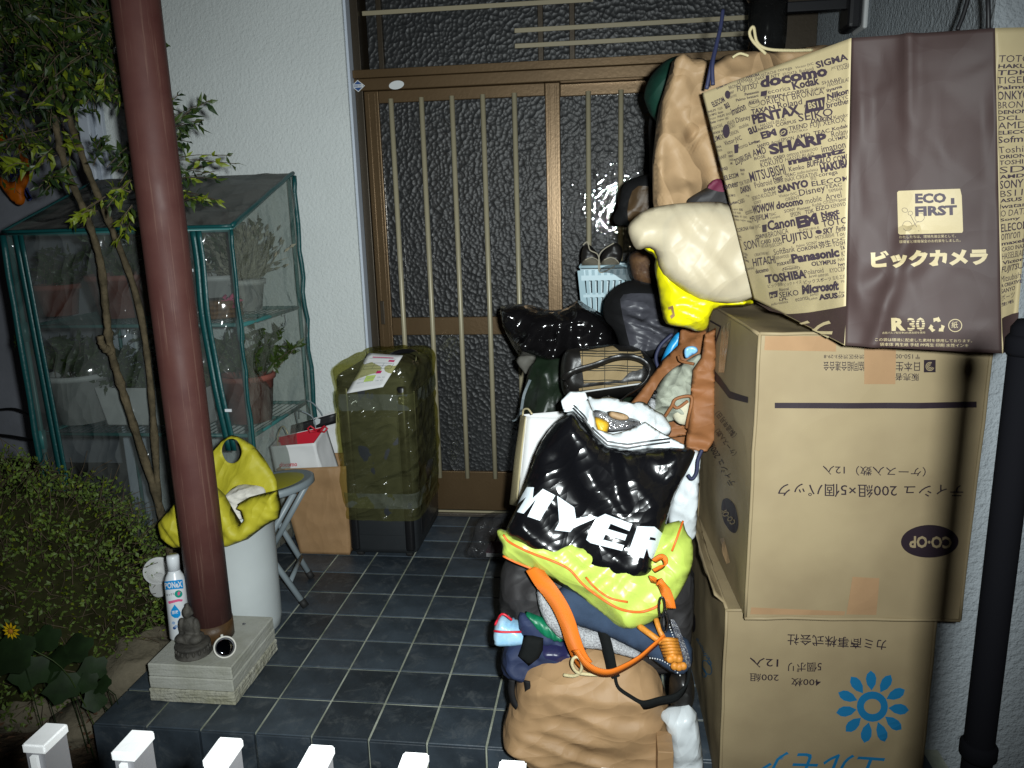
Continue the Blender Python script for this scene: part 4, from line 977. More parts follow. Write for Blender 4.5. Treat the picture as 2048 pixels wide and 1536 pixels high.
# white bin with yellow carrier bag
rb = .118; br = at(553, 1190, 2.18); bc = Vector((br.x - rb, 2.18, 0))
t2 = thing('waste_bin', 'tall white plastic bin behind the stone block', 'bin', (bc.x, bc.y, .001))
MB().lathe([(rb - .012, .001), (rb - .004, .01), (rb, .04), (rb + .002, .2), (rb + .006, .40), (rb + .010, .405), (rb + .010, .42), (rb + .002, .42), (rb - .002, .40), (rb - .012, .03)], (bc.x, bc.y, 0), 48).make('tub', 'bin', t2, True)
BY = 2.16
bag = thing('carrier_bag', 'open yellow plastic carrier bag with a handle loop on top of the white bin', 'bag', (bc.x, BY, .42))
sb = Soft('bag_back', [(468, 869), (497, 884), (518, 902), (541, 936), (556, 968), (556, 1000), (540, 1040), (480, 1060), (400, 1050), (350, 1040), (362, 1000), (400, 950), (416, 921), (433, 892), (452, 874)], BY + .10, .02, 'yellow_dull', bag, lean=.15, res=.009, cr=(.005, 12), seed=4, R=.015, ch=1, hole=ell(469, 900, 21, 25, 16), solid=.0012)
Soft('bag_front', [(400, 958), (425, 965), (450, 990), (468, 1022), (484, 1048), (492, 1036), (488, 1018), (476, 1008), (500, 994), (530, 986), (556, 980), (563, 1016), (558, 1036), (531, 1051), (496, 1078), (466, 1089), (436, 1091), (355, 1094), (330, 1073), (322, 1042), (345, 1015)], 2.055, .04, 'yellow_dull', bag, lean=.12, res=.007, cr=(.006, 11), fold=(.008, .9, 14), ch=0, seed=9, solid=.0012, R=.022)
cl = Soft('white_cloth', [(448, 1000), (460, 978), (480, 968), (510, 970), (532, 976), (530, 1000), (505, 1012), (500, 1050), (484, 1056), (466, 1030)], BY + .055, .05, 'cloth_white', lean=.1, res=.007, fold=(.008, 1.2, 40), cr=(.005, 30), seed=5)
tag(cl.o, 'crumpled white cloth inside the yellow carrier bag', 'cloth')

# folding stool
t2 = thing('folding_stool', 'folding stool with round yellow seat and grey tube legs', 'stool', (-1.15, 2.43, .001))
sc = Vector((-1.160, 2.40, .402)); axs = (-.12, .03, 1)
MB().lathe([(.138, -.004), (.144, -.004), (.150, 0), (.150, .018), (.144, .022), (.137, .020)], sc, 56, axs).make('rim', 'stool_grey', t2, True)
MB().lathe([(.1368, .006), (.1368, .017), (.11, .021), (.001, .023)], sc, 48, axs).make('seat', 'stool_seat', t2, True)
for a, b_ in (((-1.27, 2.318, .385), (-1.045, 2.318, .018)), ((-1.27, 2.50, .385), (-1.105, 2.53, .018)), ((-1.05, 2.338, .410), (-1.30, 2.338, .018)), ((-1.05, 2.48, .410), (-1.30, 2.51, .018))):
    a, b_ = Vector(a), Vector(b_); lg = MB().tube([a, b_], .0105, 12).make('leg', 'stool_grey', t2, True)
    d = (b_ - a).normalized(); MB().tube([b_ - d * .012, b_ + d * .016], .0125, 12).make('rubber_foot', 'rubber', lg, True)
MB().tube([(-1.087, 2.318, .09), (-1.128, 2.52, .09)], .008, 10).make('stretcher', 'stool_grey', t2, True)

# ------------------------------------------------------------------ paper bags
def paper_bag(name, label, P, mat, cr=(.006, 12), seed=1, res=.012, cat='paper bag', inner=None, group=None, bulge=0):
    """P: eight corners, bottom four then top four, anticlockwise from front left"""
    P = [Vector(p) for p in P]; base = sum(P[:4], Vector()) / 4
    t = thing(name, label, cat, (base.x, base.y, min(p.z for p in P[:4])), group); pats = []; mb = MB()
    for k in range(4):
        a, b_ = k, (k + 1) % 4; pt = Patch(P[a], P[b_], P[4 + b_], P[4 + a], cr=cr, seed=seed + k * 3, bulge=bulge); pats.append(pt)
        V, Fc = pt.grid(max(4, int(pt.W / res)), max(4, int(pt.Hh / res))); mb.add(V, Fc)
    mb.add(P[:4], [(3, 2, 1, 0)])
    o = mb.make('bag_body', mat, t, True, solid=.0014); o.data.set_sharp_from_angle(angle=math.radians(38)) if hasattr(o.data, 'set_sharp_from_angle') else None
    return t, pats, o
def ring8(fl_, fr_, br_, bl_, tfl, tfr, tbr, tbl): return [fl_, fr_, br_, bl_, tfl, tfr, tbr, tbl]
p0, p1 = at(601, 1108, 2.735), at(699, 1108, 2.735); q0, q1 = at(553, 938, 2.72), at(694, 932, 2.72); zz = .002
t2, pats, o = paper_bag('paper_bag', 'plain kraft paper bag standing left of the wrapped suitcase', ring8((p0.x, p0.y, zz), (p1.x, p1.y, zz), (p1.x - .0, 2.86, zz), (p0.x, 2.86, zz), q0, q1, (q1.x, 2.90, q1.z), (q0.x, 2.90, q0.z)), 'kraft_flat', (.004, 8), 3)
a, b_ = at(556, 935, 2.76), at(655, 935, 2.76); c0, c1 = at(541, 893, 2.75), at(628, 886, 2.75)
cb = on(600, 1000, .1)
t2, pats, o = paper_bag('gift_bag', 'white paper bag with red lining and bow inside the kraft bag', ring8((a.x, 2.765, .20), (b_.x, 2.765, .20), (b_.x + .03, 2.875, .20), (a.x + .01, 2.875, .20), c0, c1, at(652, 852, 2.87), at(558, 873, 2.87)), 'paper', (.004, 9), 21)
obj('red_lining', [Vector(p) + Vector((0, -.0022, 0)) for p in (at(546, 893, 2.862), at(640, 888, 2.862), at(652, 853, 2.866), at(559, 874, 2.866))], [(0, 1, 2, 3)], 'red', t2)
obj('red_lining', [Vector(p) + Vector((0, -.004, 0)) for p in (at(545, 893, 2.80), at(560, 890, 2.862), at(562, 874, 2.862), at(548, 889, 2.81))], [(0, 1, 2, 3)], 'red', t2)
mb = MB(); text_px(mb, pats[0], 'döcomo', (559, 934), (595, 932), 9, 0, .02, off=.0022); mb.make('lettering', 'red', t2)
for s_ in (-1, 1): MB().tube([at(635, 862, 2.80), at(635 + s_ * 14, 852, 2.79), at(635 + s_ * 20, 857, 2.79), at(635 + s_ * 14, 864, 2.79), at(635, 862, 2.80)], .0035, 6).make('bow_loop', 'red', t2, True)
MB().tube(px_path([(556, 893, 2.78), (556, 870, 2.78), (566, 852, 2.78), (576, 868, 2.79)], 5), .0022, 6).make('cord_handle', 'cream', t2, True)
a, b_ = at(600, 900, 2.95), at(690, 900, 2.95)
t2, pats, o = paper_bag('gift_bag', 'white paper bag with black top band and grey cord handles behind the red lined bag', ring8((a.x, 2.94, .002), (b_.x - .0, 2.94, .002), (b_.x, 3.04, .002), (a.x, 3.04, .002), at(612, 862, 2.93), at(678, 845, 2.93), at(672, 822, 3.03), at(585, 850, 3.03)), 'paper', (.003, 9), 31)
pb = Patch(at(582, 872, 2.915), at(672, 846, 2.925), at(672, 826, 2.925), at(584, 850, 2.915)); V, Fc = pb.grid(6, 3); bb = obj('black_band', V, Fc, 'black', t2, True, solid=.001)
mb = MB(); shape_px(mb, pb, [(627, 842), (634, 836), (641, 838), (640, 846), (633, 850), (628, 848)], .002); mb.make('emblem', 'paper_grey', t2)
MB().tube(px_path([(596, 848, 2.92), (592, 822, 2.92), (608, 824, 2.92), (626, 836, 2.92), (632, 860, 2.90)], 6), .003, 6).make('cord_handle', 'stool_grey', t2, True)
MB().tube(px_path([(598, 838, 3.02), (600, 803, 3.02), (622, 804, 3.02), (640, 822, 3.02), (645, 832, 3.02)], 6), .003, 6).make('cord_handle', 'stool_grey', t2, True)

# ------------------------------------------------------------------ wrapped suitcase
SX0, SX1, SY0, SY1, SZ0, SZ1 = -1.014, -.735, 2.712, 3.115, .014, .745
t2 = thing('suitcase', 'dark upright suitcase standing on the tiles in yellow plastic film', 'suitcase', ((SX0 + SX1) / 2, (SY0 + SY1) / 2, .001))
MB().box(SX0, SX1, SY0, SY1, SZ0, SZ1).make('shell', 'case_dark', t2, True, bevel=.03)
MB().box(SX0 + .05, SX1 - .05, SY0 - .006, SY0 - .0005, .10, .58).make('front_pocket', 'case_dark', t2, True, bevel=.005)
for x in (SX0 + .012, SX1 - .05): MB().box(x, x + .038, SY0 - .006, SY0 + .03, .032, SZ1 - .05).make('corner_trim', 'case_trim', t2, True, bevel=.012)
MB().box(SX1 - .004, SX1 + .007, SY0 + .06, SY1 - .06, .08, SZ1 - .08).make('side_panel', 'case_trim', t2, True, bevel=.005)
for x in (SX0 + .04, SX1 - .04):
    for y in (SY0 + .03, SY1 - .04): MB().lathe([(.018, -.012), (.020, -.008), (.020, .008), (.018, .012)], (x, y, .0215), 22, (1, 0, 0)).make('wheel', 'rubber', t2, True)
MB().tube(spline([(-.84, 2.86, SZ1 - .005), (-.835, 2.86, SZ1 + .035), (-.80, 2.90, SZ1 + .045), (-.765, 2.95, SZ1 + .03), (-.765, 2.95, SZ1 - .005)], 6), .011, 8).make('top_handle', 'case_trim', t2, True)
# film: rounded shell a little larger than the case, loosely crumpled, open at the bottom
def film_mesh(z0, z1, grow, n=110, m=70, amp=.0055, seed=3, top=True):
    hx, hy = (SX1 - SX0) / 2 + grow, (SY1 - SY0) / 2 + grow; cx, cy = (SX0 + SX1) / 2, (SY0 + SY1) / 2
    j, i = np.meshgrid(np.arange(m + 1), np.arange(n), indexing='ij'); v = j / m; a = 2 * np.pi * i / n; ca, sa = np.cos(a), np.sin(a)
    k = (np.abs(ca) ** 9 + np.abs(sa) ** 9) ** (-1 / 9); s_ = np.clip((v - .72) / .28, 0, 1) if top else np.zeros_like(v)
    sh = np.where(s_ > 0, np.clip(np.cos(s_ * np.pi / 2), 0, 1) ** .55, 1.0)
    z = np.where(s_ > 0, z0 + (z1 - z0) * (.9 + .1 * np.sin(s_ * np.pi / 2) ** .6), z0 + (z1 - z0) * (v / .72 * .9 if top else v))
    per = np.where(a > np.pi, a - 2 * np.pi, a) * .22 + 3; q = crumple(per, z, amp, 9, seed) + foldn(per, z, amp * .35, 1.1, 16, seed + 3)
    g_ = 1 + q / .16 * (.4 + .6 * sh); V = np.stack([cx + hx * ca * k * sh * g_, cy + hy * sa * k * sh * g_, z + np.where(z > z0 + .02, q * .6, q)], -1).reshape(-1, 3); Fc = []
    for j in range(m):
        for i in range(n): a = j * n + i; b_ = j * n + (i + 1) % n; Fc.append((a, b_, b_ + n, a + n))
    return V, Fc
V, Fc = film_mesh(.165, SZ1 + .042, .013); fm = obj('plastic_film', V, Fc, 'film', t2, True); tag(fm, 'crinkled yellow see-through film over the upper three quarters')
V, Fc = film_mesh(.215, .275, .015, m=8, amp=.004, seed=8, top=False); obj('clear_band', V, Fc, 'film_band', t2, True)
V, Fc = film_mesh(.60, .665, .015, m=8, amp=.004, seed=9, top=False); obj('clear_band', V, Fc, 'film_band', t2, True)
# baggage tag
A_, B_, C_, D_ = at(693, 787, 2.672), at(766, 774, 2.664), at(806, 711, 2.76), at(737, 706, 2.77)
pt = Patch(A_, B_, C_, D_, bulge=.008); V, Fc = pt.grid(8, 10); tt = obj('baggage_tag', V, Fc, 'paper', t2, True, solid=.0008)
mb = MB()
for v in (.86, .72, .64, .56): shape_uv(mb, pt, [(.12, v), (.9, v), (.9, v + .012), (.12, v + .012)], .0014)
for u in (.12, .38, .64, .9): shape_uv(mb, pt, [(u, .56), (u + .012, .56), (u + .012, .73), (u, .73)], .0014)
for k in range(7): text_uv(mb, pt, ('ABCD 0123', '名前 住所', 'TEL 03')[k % 3], .16 + .26 * (k % 3), .20 + .09 * (k // 3), .2, .035, off=.0014)
mb.make('tag_print', 'printgrey', tt)
mb = MB(); shape_uv(mb, pt, [(.2, .88), (.8, .88), (.8, .905), (.2, .905)], .0016); shape_uv(mb, pt, [(.72, .77), (.88, .77), (.88, .83), (.72, .83)], .0016); shape_uv(mb, pt, [(.58, .42), (.72, .42), (.72, .5), (.58, .5)], .0016); mb.make('tag_print', 'magenta', tt)
mb = MB(); shape_uv(mb, pt, [(.35, .22), (.62, .22), (.62, .38), (.35, .38)], .0012); mb.make('tag_print', 'lime_print', tt)

# thin clear bag with booklet on the tiles
t2 = thing('clear_bag', 'clear plastic bag holding a red covered booklet on the tiles', 'bag', tuple(on(975, 1115, .002)))
Soft('bag_film', [(928, 1108), (945, 1080), (950, 1040), (985, 1022), (1030, 1018), (1050, 1060), (1040, 1110), (990, 1122), (950, 1118)], 2.42, .07, 'clear', t2, lean=.25, res=.010, cr=(.022, 14), seed=8, zmin=.002)
q = on(988, 1108, .01); MB().box(-.045, .075, -.05, .05, 0, .016).make('booklet_pages', 'paper', t2).location = (q.x + .02, q.y + .02, .012)
o = MB().box(-.047, .077, -.052, .052, .0165, .0195).make('booklet_cover', 'maroon', t2); o.location = (q.x + .02, q.y + .02, .012)
# ================================================================== cartons
def carton(name, label, FL, FR, BR, BL, z0, z1, seed, top_out=0.0, sag=.006):
    """cardboard box with slightly soft walls; corners given on plan"""
    P = [Vector((*FL, z0)), Vector((*FR, z0)), Vector((*BR, z0)), Vector((*BL, z0)), Vector((*FL, z1)), Vector((*FR, z1)), Vector((*BR, z1)), Vector((*BL, z1))]
    P[4] += Vector((top_out, 0, 0)); P[5] += Vector((top_out, 0, 0)); P[7] += Vector((top_out, 0, 0)); P[6] += Vector((top_out, 0, 0))
    c = sum(P[:4], Vector()) / 4; t = thing(name, label, 'box', (c.x, c.y, z0), 'cardboard cartons stacked beside the wall'); pats = {}
    for k, nm in enumerate(('front_panel', 'right_panel', 'back_panel', 'left_panel')):
        a, b_ = k, (k + 1) % 4; pt = Patch(P[a], P[b_], P[4 + b_], P[4 + a], cr=(.0030, 4), bulge=.007 if k in (0, 3) else 0, seed=seed + k); pats[nm] = pt
        V, Fc = pt.grid(28, 34); obj(nm, V, Fc, 'carton', t, True)
    pt = Patch(P[4], P[5], P[6], P[7], cr=(.003, 6), bulge=-sag, seed=seed + 9); V, Fc = pt.grid(24, 24); obj('top_flaps', V, Fc, 'carton', t, True); pats['top'] = pt
    obj('bottom_flaps', [tuple(p) for p in P[:4]], [(3, 2, 1, 0)], 'carton', t)
    e = MB()
    for a, b_ in ((0, 4), (4, 5), (4, 7), (1, 5), (0, 1), (3, 7)): e.tube([P[a].lerp(P[b_], s_) + Vector((random.uniform(-1, 1), random.uniform(-1, 1), random.uniform(-1, 1))) * .0012 for s_ in [k / 10 for k in range(11)]], .0036, 8)
    e.make('rounded_edges', 'carton', t, True)
    return t, pats
zt = .458
tl, pl = carton('cardboard_box', 'lower carton with blue flower print standing on the ground', (.254, 1.572), (.694, 1.595), (.675, 2.19), (.240, 2.185), GZ + .002, zt - .003, 40)
tu, pu = carton('cardboard_box', 'upper carton with upside down dark print on top of another', (.2870, 1.535), (.7235, 1.556), (.690, 2.11), (.252, 2.10), zt, 1.066, 60, .004)
# tape on the upper box
pf, ps = pu['front_panel'], pu['left_panel']
def strip(nm, S, pts, mat, par, off=.0016): mb = MB(); shape_px(mb, S, pts, off); return mb.make(nm, mat, par, True)
strip('tape', pf, [(1728, 690), (1791, 690), (1790, 768), (1728, 768)], 'tape', tu)
strip('tape', pf, [(1530, 672), (1672, 672), (1672, 703), (1528, 700)], 'tape', tu, .0013)
strip('tape', pf, [(1704, 1152), (1757, 1154), (1752, 1229), (1692, 1228)], 'tape', tu)
strip('tape', pf, [(1502, 1214), (1690, 1222), (1688, 1230), (1500, 1228)], 'tape', tu, .0013)
mb = MB(); shape_px(mb, pf, [(1550, 806), (1953, 803), (1953, 815), (1550, 817)])
for txt, p0, p1, h in (('ティシュ 200組×5個パック', (1926, 969), (1556, 967), 26), ('（ケース入数）12入', (1850, 933), (1646, 931), 19), ('販売者', (1836, 746), (1790, 746), 15), ('日本生', (1838, 723), (1790, 723), 19), ('協同組合連合会', (1729, 723), (1647, 723), 19), ('〒150-00', (1838, 708), (1790, 708), 9), ('渋谷区渋谷3-29-8', (1728, 709), (1648, 709), 9)):
    text_px(mb, pf, txt, p0, p1, h, 0, .004)
mb.make('print', 'carton_ink', tu)
mb = MB(); shape_px(mb, pf, [(1846, 719), (1870, 719), (1870, 744), (1846, 744)], .0012); shape_px(mb, pf, ell(1858, 1082, 58, 33, 36), .0012); shape_px(mb, ps, ell(1460, 1031, 14, 36, 28, -.25), .0014); mb.make('print', 'carton_ink', tu)
mb = MB(); text_px(mb, pf, 'CO·OP', (1902, 1072), (1817, 1070), 24, 0, .035, off=.0022); text_px(mb, ps, 'CO·OP', (1472, 1044), (1450, 1016), 12, 0, .03, off=.0026)
for r in (9, 6.2, 3.4): 
    for k in range(18):
        a0, a1 = .3 + k * .27, .3 + (k + 1) * .27; c_ = (1858, 732)
        shape_px(mb, pf, [(c_[0] + r * math.cos(a0), c_[1] + r * math.sin(a0)), (c_[0] + r * math.cos(a1), c_[1] + r * math.sin(a1)), (c_[0] + (r - 1.5) * math.cos(a1), c_[1] + (r - 1.5) * math.sin(a1)), (c_[0] + (r - 1.5) * math.cos(a0), c_[1] + (r - 1.5) * math.sin(a0))], .0022)
mb.make('print', 'carton', tu)
mb = MB(); shape_px(mb, ps, [(1412, 720), (1436, 748), (1464, 782), (1499, 794), (1499, 806), (1462, 796), (1432, 762), (1411, 732)])
text_px(mb, ps, 'ティシュ 200組×5個', (1474, 966), (1412, 852), 17, 0, .006); text_px(mb, ps, '（ケース入数）12入', (1479, 905), (1420, 832), 13, 0, .004); text_px(mb, ps, '（製造年月日）下記', (1480, 868), (1421, 797), 14, 0, .004)
for q in ([(1418, 638), (1442, 652), (1441, 655), (1417, 641)], [(1417, 666), (1432, 688), (1431, 691), (1416, 669)], [(1418, 638), (1420, 640), (1418, 668), (1416, 666)], [(1440, 652), (1442, 654), (1432, 690), (1430, 688)]): shape_px(mb, ps, q)
mb.make('print', 'carton_ink', tu)
strip('clear_tape', ps, [(1443, 655), (1462, 640), (1450, 745), (1438, 745)], 'tape_clear', tu)
strip('torn_patch', ps, [(1442, 1078), (1450, 1075), (1456, 1100), (1462, 1125), (1455, 1128), (1446, 1105)], 'kraft_pale', tu)
# lower box print
pf, ps = pl['front_panel'], pl['left_panel']
mb = MB()
for txt, p0, p1, h in (('カミ商事株式会社', (1771, 1276), (1574, 1265), 22), ('5個ポリ', (1642, 1322), (1575, 1322), 20), ('12入', (1556, 1315), (1499, 1313), 20), ('400枚', (1641, 1356), (1582, 1354), 17), ('200組', (1557, 1347), (1499, 1345), 16)): text_px(mb, pf, txt, p0, p1, h, 0, .006)
mb.make('print', 'carton_ink', tl)
mb = MB(); c_ = (1743, 1410)
def ringpx(mb, S, c_, a, b_, a2, b2, rot=0, n=24, off=.0012):
    o_, i_ = ell(*c_, a, b_, n, rot), ell(*c_, a2, b2, n, rot)
    for k in range(n): shape_px(mb, S, [o_[k], o_[(k + 1) % n], i_[(k + 1) % n], i_[k]], off)
ringpx(mb, pf, c_, 31, 30, 17, 15)
for k in range(11):
    a = 2 * math.pi * k / 11 - 1.62; ca, sa = math.cos(a), math.sin(a); L0, L1, w_ = 34, 73 if k not in (0,) else 72, 10.5; m_ = (L0 + L1) * .5 + 3
    pts = [(L0 - 2, 0), (m_ - 12, w_ * .8), (m_, w_), (m_ + 9, w_ * .75), (L1, 0), (m_ + 9, -w_ * .75), (m_, -w_), (m_ - 12, -w_ * .8)]
    shape_px(mb, pf, [(c_[0] + x * ca - y * sa, c_[1] + x * sa + y * ca) for x, y in pts])
text_px(mb, pf, 'エルモア', (1770, 1508), (1530, 1500), 46, .35, .01); text_px(mb, pf, '®', (1566, 1508), (1556, 1508), 9)
text_px(mb, ps, 'elmore', (1424, 1318), (1398, 1276), 7, .2); text_px(mb, ps, 'エルモア', (1410, 1495), (1396, 1420), 15, .3, .006)
for r, cx, cy in ((13, 1418, 1335), (9, 1412, 1345), (5, 1422, 1325)): ringpx(mb, ps, (cx, cy), r * .6, r * 1.2, r * .6 - 1.4, r * 1.2 - 1.8, -.35, 14)
mb.make('print', 'carton_blue', tl)
mb = MB(); shape_px(mb, ps, ell(1389, 1245, 5, 20, 16), .0012); mb.make('print', 'carton_ink', tl)
fo = Patch((.246, 2.18, .452), (.258, 1.60, .452), (.232, 1.60, .475), (.215, 2.18, .50), cr=(.006, 9), seed=5); V, Fc = fo.grid(24, 4); obj('open_flap', V, Fc, 'carton', tl, True, solid=.004)

# ================================================================== printed paper bag on the boxes
B = {'FLb': at(1690, 691, 1.405), 'FRb': at(2004, 707, 1.325), 'BLb': at(1508, 598, 1.70), 'FLt': at(1703, 76, 1.43), 'FRt': at(1990, 56, 1.335), 'BLt': at(1404, 186, 1.72), 'RRb': at(2030, 692, 1.345), 'RRt': at(2085, 54, 1.335)}
t = thing('paper_bag', 'large brown paper bag printed with many brand names on top of the boxes', 'paper bag', (B['FLb'].x, B['FLb'].y, 1.066))
BRb, BRt = Vector((.72, 1.60, 1.075)), Vector((.66, 1.62, 1.56))
def dsp(u, v): return -.014 * np.exp(-((v - .30 - .25 * (u - .5)) / .05) ** 2) * np.exp(-((u - .35) / .3) ** 2) + .010 * np.exp(-((u - .25 - .6 * (v - .1)) / .06) ** 2) * (v < .4) + .010 * np.exp(-((u - .42) / .05) ** 2) * np.clip((v - .6) * 3, 0, 1)
PL = Patch(B['BLb'], B['FLb'], B['FLt'], B['BLt'], cr=(.004, 6), bulge=.014, seed=70)
PF = Patch(B['FLb'], B['FRb'], B['FRt'], B['FLt'], cr=(.006, 6), bulge=.010, seed=74, disp=dsp)
PR = Patch(B['FRb'], B['RRb'], B['RRt'], B['FRt'], cr=(.004, 8), seed=77)
for nm, pt, m, nu, nv in (('side_panel', PL, 'print_paper', 50, 70), ('front_stripe', PF, 'print_dark', 44, 74), ('front_edge', PR, 'print_paper', 16, 60), ('far_panel', Patch(B['RRb'], BRb, BRt, B['RRt'], cr=(.006, 8), seed=3), 'print_paper', 16, 24), ('back_panel', Patch(BRb, B['BLb'], B['BLt'], BRt, cr=(.006, 8), seed=5), 'print_paper', 24, 30)):
    V, Fc = pt.grid(nu, nv); obj(nm, V, Fc, m, t, True, solid=.0012)
obj('bag_bottom', [B['BLb'], B['FLb'], B['FRb'], B['RRb'], BRb], [(4, 3, 2, 1, 0)], 'print_dark', t)
mb = MB(); shape_px(mb, PL, [(1513, 604), (1540, 621), (1570, 628), (1620, 625), (1695, 611), (1690, 688), (1640, 663), (1560, 622)], .0016); mb.make('bottom_band', 'print_dark', t, True); mb = MB(); shape_uv(mb, PR, [(0.02, 0.0), (1, 0.0), (1, .115), (.02, .115)], .0016); mb.make('bottom_band', 'print_dark', t, True)
mb = MB(); text_px(mb, PL, 'ラメ', (1672, 641), (1578, 640), 38, .2, .03, off=.003); mb.make('lettering', 'print_paper', t)
W_ = []
def w7(txt, x0, y0, x1, y1, h, fat=.0, sl=0): W_.append((txt, (1380 + x0 * .18555, 60 + y0 * .18555), (1380 + x1 * .18555, 60 + y1 * .18555), h * .18555, fat, sl))
def w8(txt, x0, y0, x1, y1, h, fat=.0, sl=0): W_.append((txt, (1380 + x0 * .18555, 330 + y0 * .18555), (1380 + x1 * .18555, 330 + y1 * .18555), h * .18555, fat, sl))
for a in [('marantz', 300, 640, 470, 555, 42, .03), ('intuos', 490, 545, 595, 520, 32), ('HAKUBA', 615, 522, 765, 490, 30, .03), ('HITACHI', 780, 497, 945, 460, 32), ('corega', 965, 455, 1115, 430, 34), ('Victor·JVC', 1150, 425, 1340, 380, 34), ('SIGMA', 1370, 415, 1715, 320, 75, .035),
          ('LEXMARK', 520, 575, 695, 545, 36), ('INAX', 715, 542, 825, 520, 36), ('NTT', 900, 512, 990, 492, 32, .01), ('IO DATA', 1020, 490, 1165, 466, 32), ('Roland', 1190, 462, 1335, 430, 36), ('docomo', 785, 622, 1495, 495, 125, .05), ('KYOCERA', 1600, 440, 1735, 405, 60), ('BRONICA', 430, 640, 570, 600, 38), ('DCL', 660, 590, 765, 570, 36),
          ('FUJITSU', 525, 678, 745, 640, 72, .01), ('Kodak', 1120, 648, 1405, 585, 92, .04), ('ecorica', 880, 680, 1095, 642, 46), ('SHARP', 1430, 590, 1640, 545, 38), ('TEIJIN', 820, 748, 1030, 715, 38, .03, .3), ('CORPUS', 1060, 702, 1280, 665, 36, .02), ('Sofmap', 1310, 668, 1470, 636, 40), ('HASSELBLAD', 1490, 615, 1735, 545, 40, 0, .3),
          ('ELECOM', 255, 835, 385, 770, 62, .03), ('Panasonic', 610, 705, 775, 670, 30, .03), ('Palmo Iwatani', 510, 770, 770, 710, 30, .02), ('ORIENT', 800, 808, 1085, 755, 62), ('BRONICA', 1110, 752, 1455, 686, 64), ('iiyama', 1490, 678, 1650, 630, 44, .03), ('Nikon', 1490, 752, 1728, 682, 64, .045, .2), ('au', 390, 855, 440, 828, 62, .03), ('imation', 470, 922, 630, 852, 82, .02),
          ('TAXAN', 690, 902, 940, 850, 54, .035), ('Roland', 965, 842, 1210, 800, 64, .01), ('ONKYO', 1490, 788, 1735, 735, 42), ('brother', 1490, 842, 1740, 788, 62, .02), ('PENTAX', 705, 1012, 1195, 905, 108, .055), ('SEIKO', 1180, 988, 1555, 918, 86, .01), ('Disney', 520, 1015, 680, 972, 74, .01), ('BRAUN', 420, 1035, 500, 1005, 50), ('SONY', 440, 1065, 510, 1040, 34), ('DENON', 445, 1140, 540, 1105, 40), ('mobile', 550, 1065, 650, 1030, 44),
          ('HASSELBLAD', 790, 1037, 1040, 975, 30, 0, .3), ('au', 655, 1128, 760, 1090, 76, .03), ('byKDDI', 770, 1086, 915, 1052, 40, .03), ('CORPUS', 940, 1042, 1155, 998, 38, .015), ('DAIKIN', 1310, 1008, 1535, 965, 46, .035, .25), ('Kenko', 1560, 960, 1725, 925, 38), ('TREND', 1080, 1088, 1280, 1046, 50, .01), ('MICRO', 1080, 1115, 1280, 1080, 22), ('FUJI XEROX', 1310, 1072, 1690, 1002, 70),
          ('EM', 805, 1172, 950, 1132, 80, .05), ('Victor·JVC', 390, 1262, 580, 1192, 66, .01), ('Logitec', 655, 1248, 785, 1212, 46, .04), ('SANYO', 750, 1268, 880, 1232, 36, .03), ('Arvel', 895, 1230, 985, 1208, 36), ('EPSON', 1000, 1208, 1135, 1178, 42, .005), ('AMD', 1160, 1172, 1310, 1142, 44, .01), ('TEAC', 1345, 1132, 1520, 1098, 42, .015), ('Kodak', 1545, 1085, 1720, 1045, 38, .02),
          ('SHARP', 880, 1348, 1500, 1215, 120, .055), ('Roland', 1540, 1158, 1735, 1118, 70), ('OLYMPUS', 1500, 1205, 1738, 1162, 36, .02), ('ecorica', 540, 1285, 640, 1250, 44), ('AMD', 700, 1362, 845, 1322, 76, .01), ('BOSE', 715, 1400, 830, 1372, 34, .01), ('ZOJIRUSHI', 510, 1478, 690, 1392, 90, .02), ('needs', 775, 1425, 890, 1395, 38, .01), ('CASIO', 910, 1395, 1040, 1368, 34, .02), ('omron', 1060, 1365, 1190, 1340, 30), ('KENWOOD', 1205, 1330, 1395, 1290, 32), ('imation', 1440, 1318, 1690, 1265, 70, .01),
          ('KOKUYO', 780, 1482, 1020, 1425, 54, .005), ('HASSELBLAD', 1040, 1412, 1350, 1348, 38, 0, .3), ('marantz', 1080, 1455, 1690, 1322, 64, .06), ('Kenko', 1085, 1522, 1250, 1492, 50, .01), ('BUFFALO', 1280, 1482, 1530, 1422, 66, .03, .2), ('COMO', 1560, 1425, 1740, 1385, 62, .02), ('SHARP', 305, 1408, 400, 1372, 40), ('LUMIX', 250, 1215, 380, 1170, 60, .01), ('CREATIVE', 230, 1085, 360, 1040, 36)]: w7(*a)
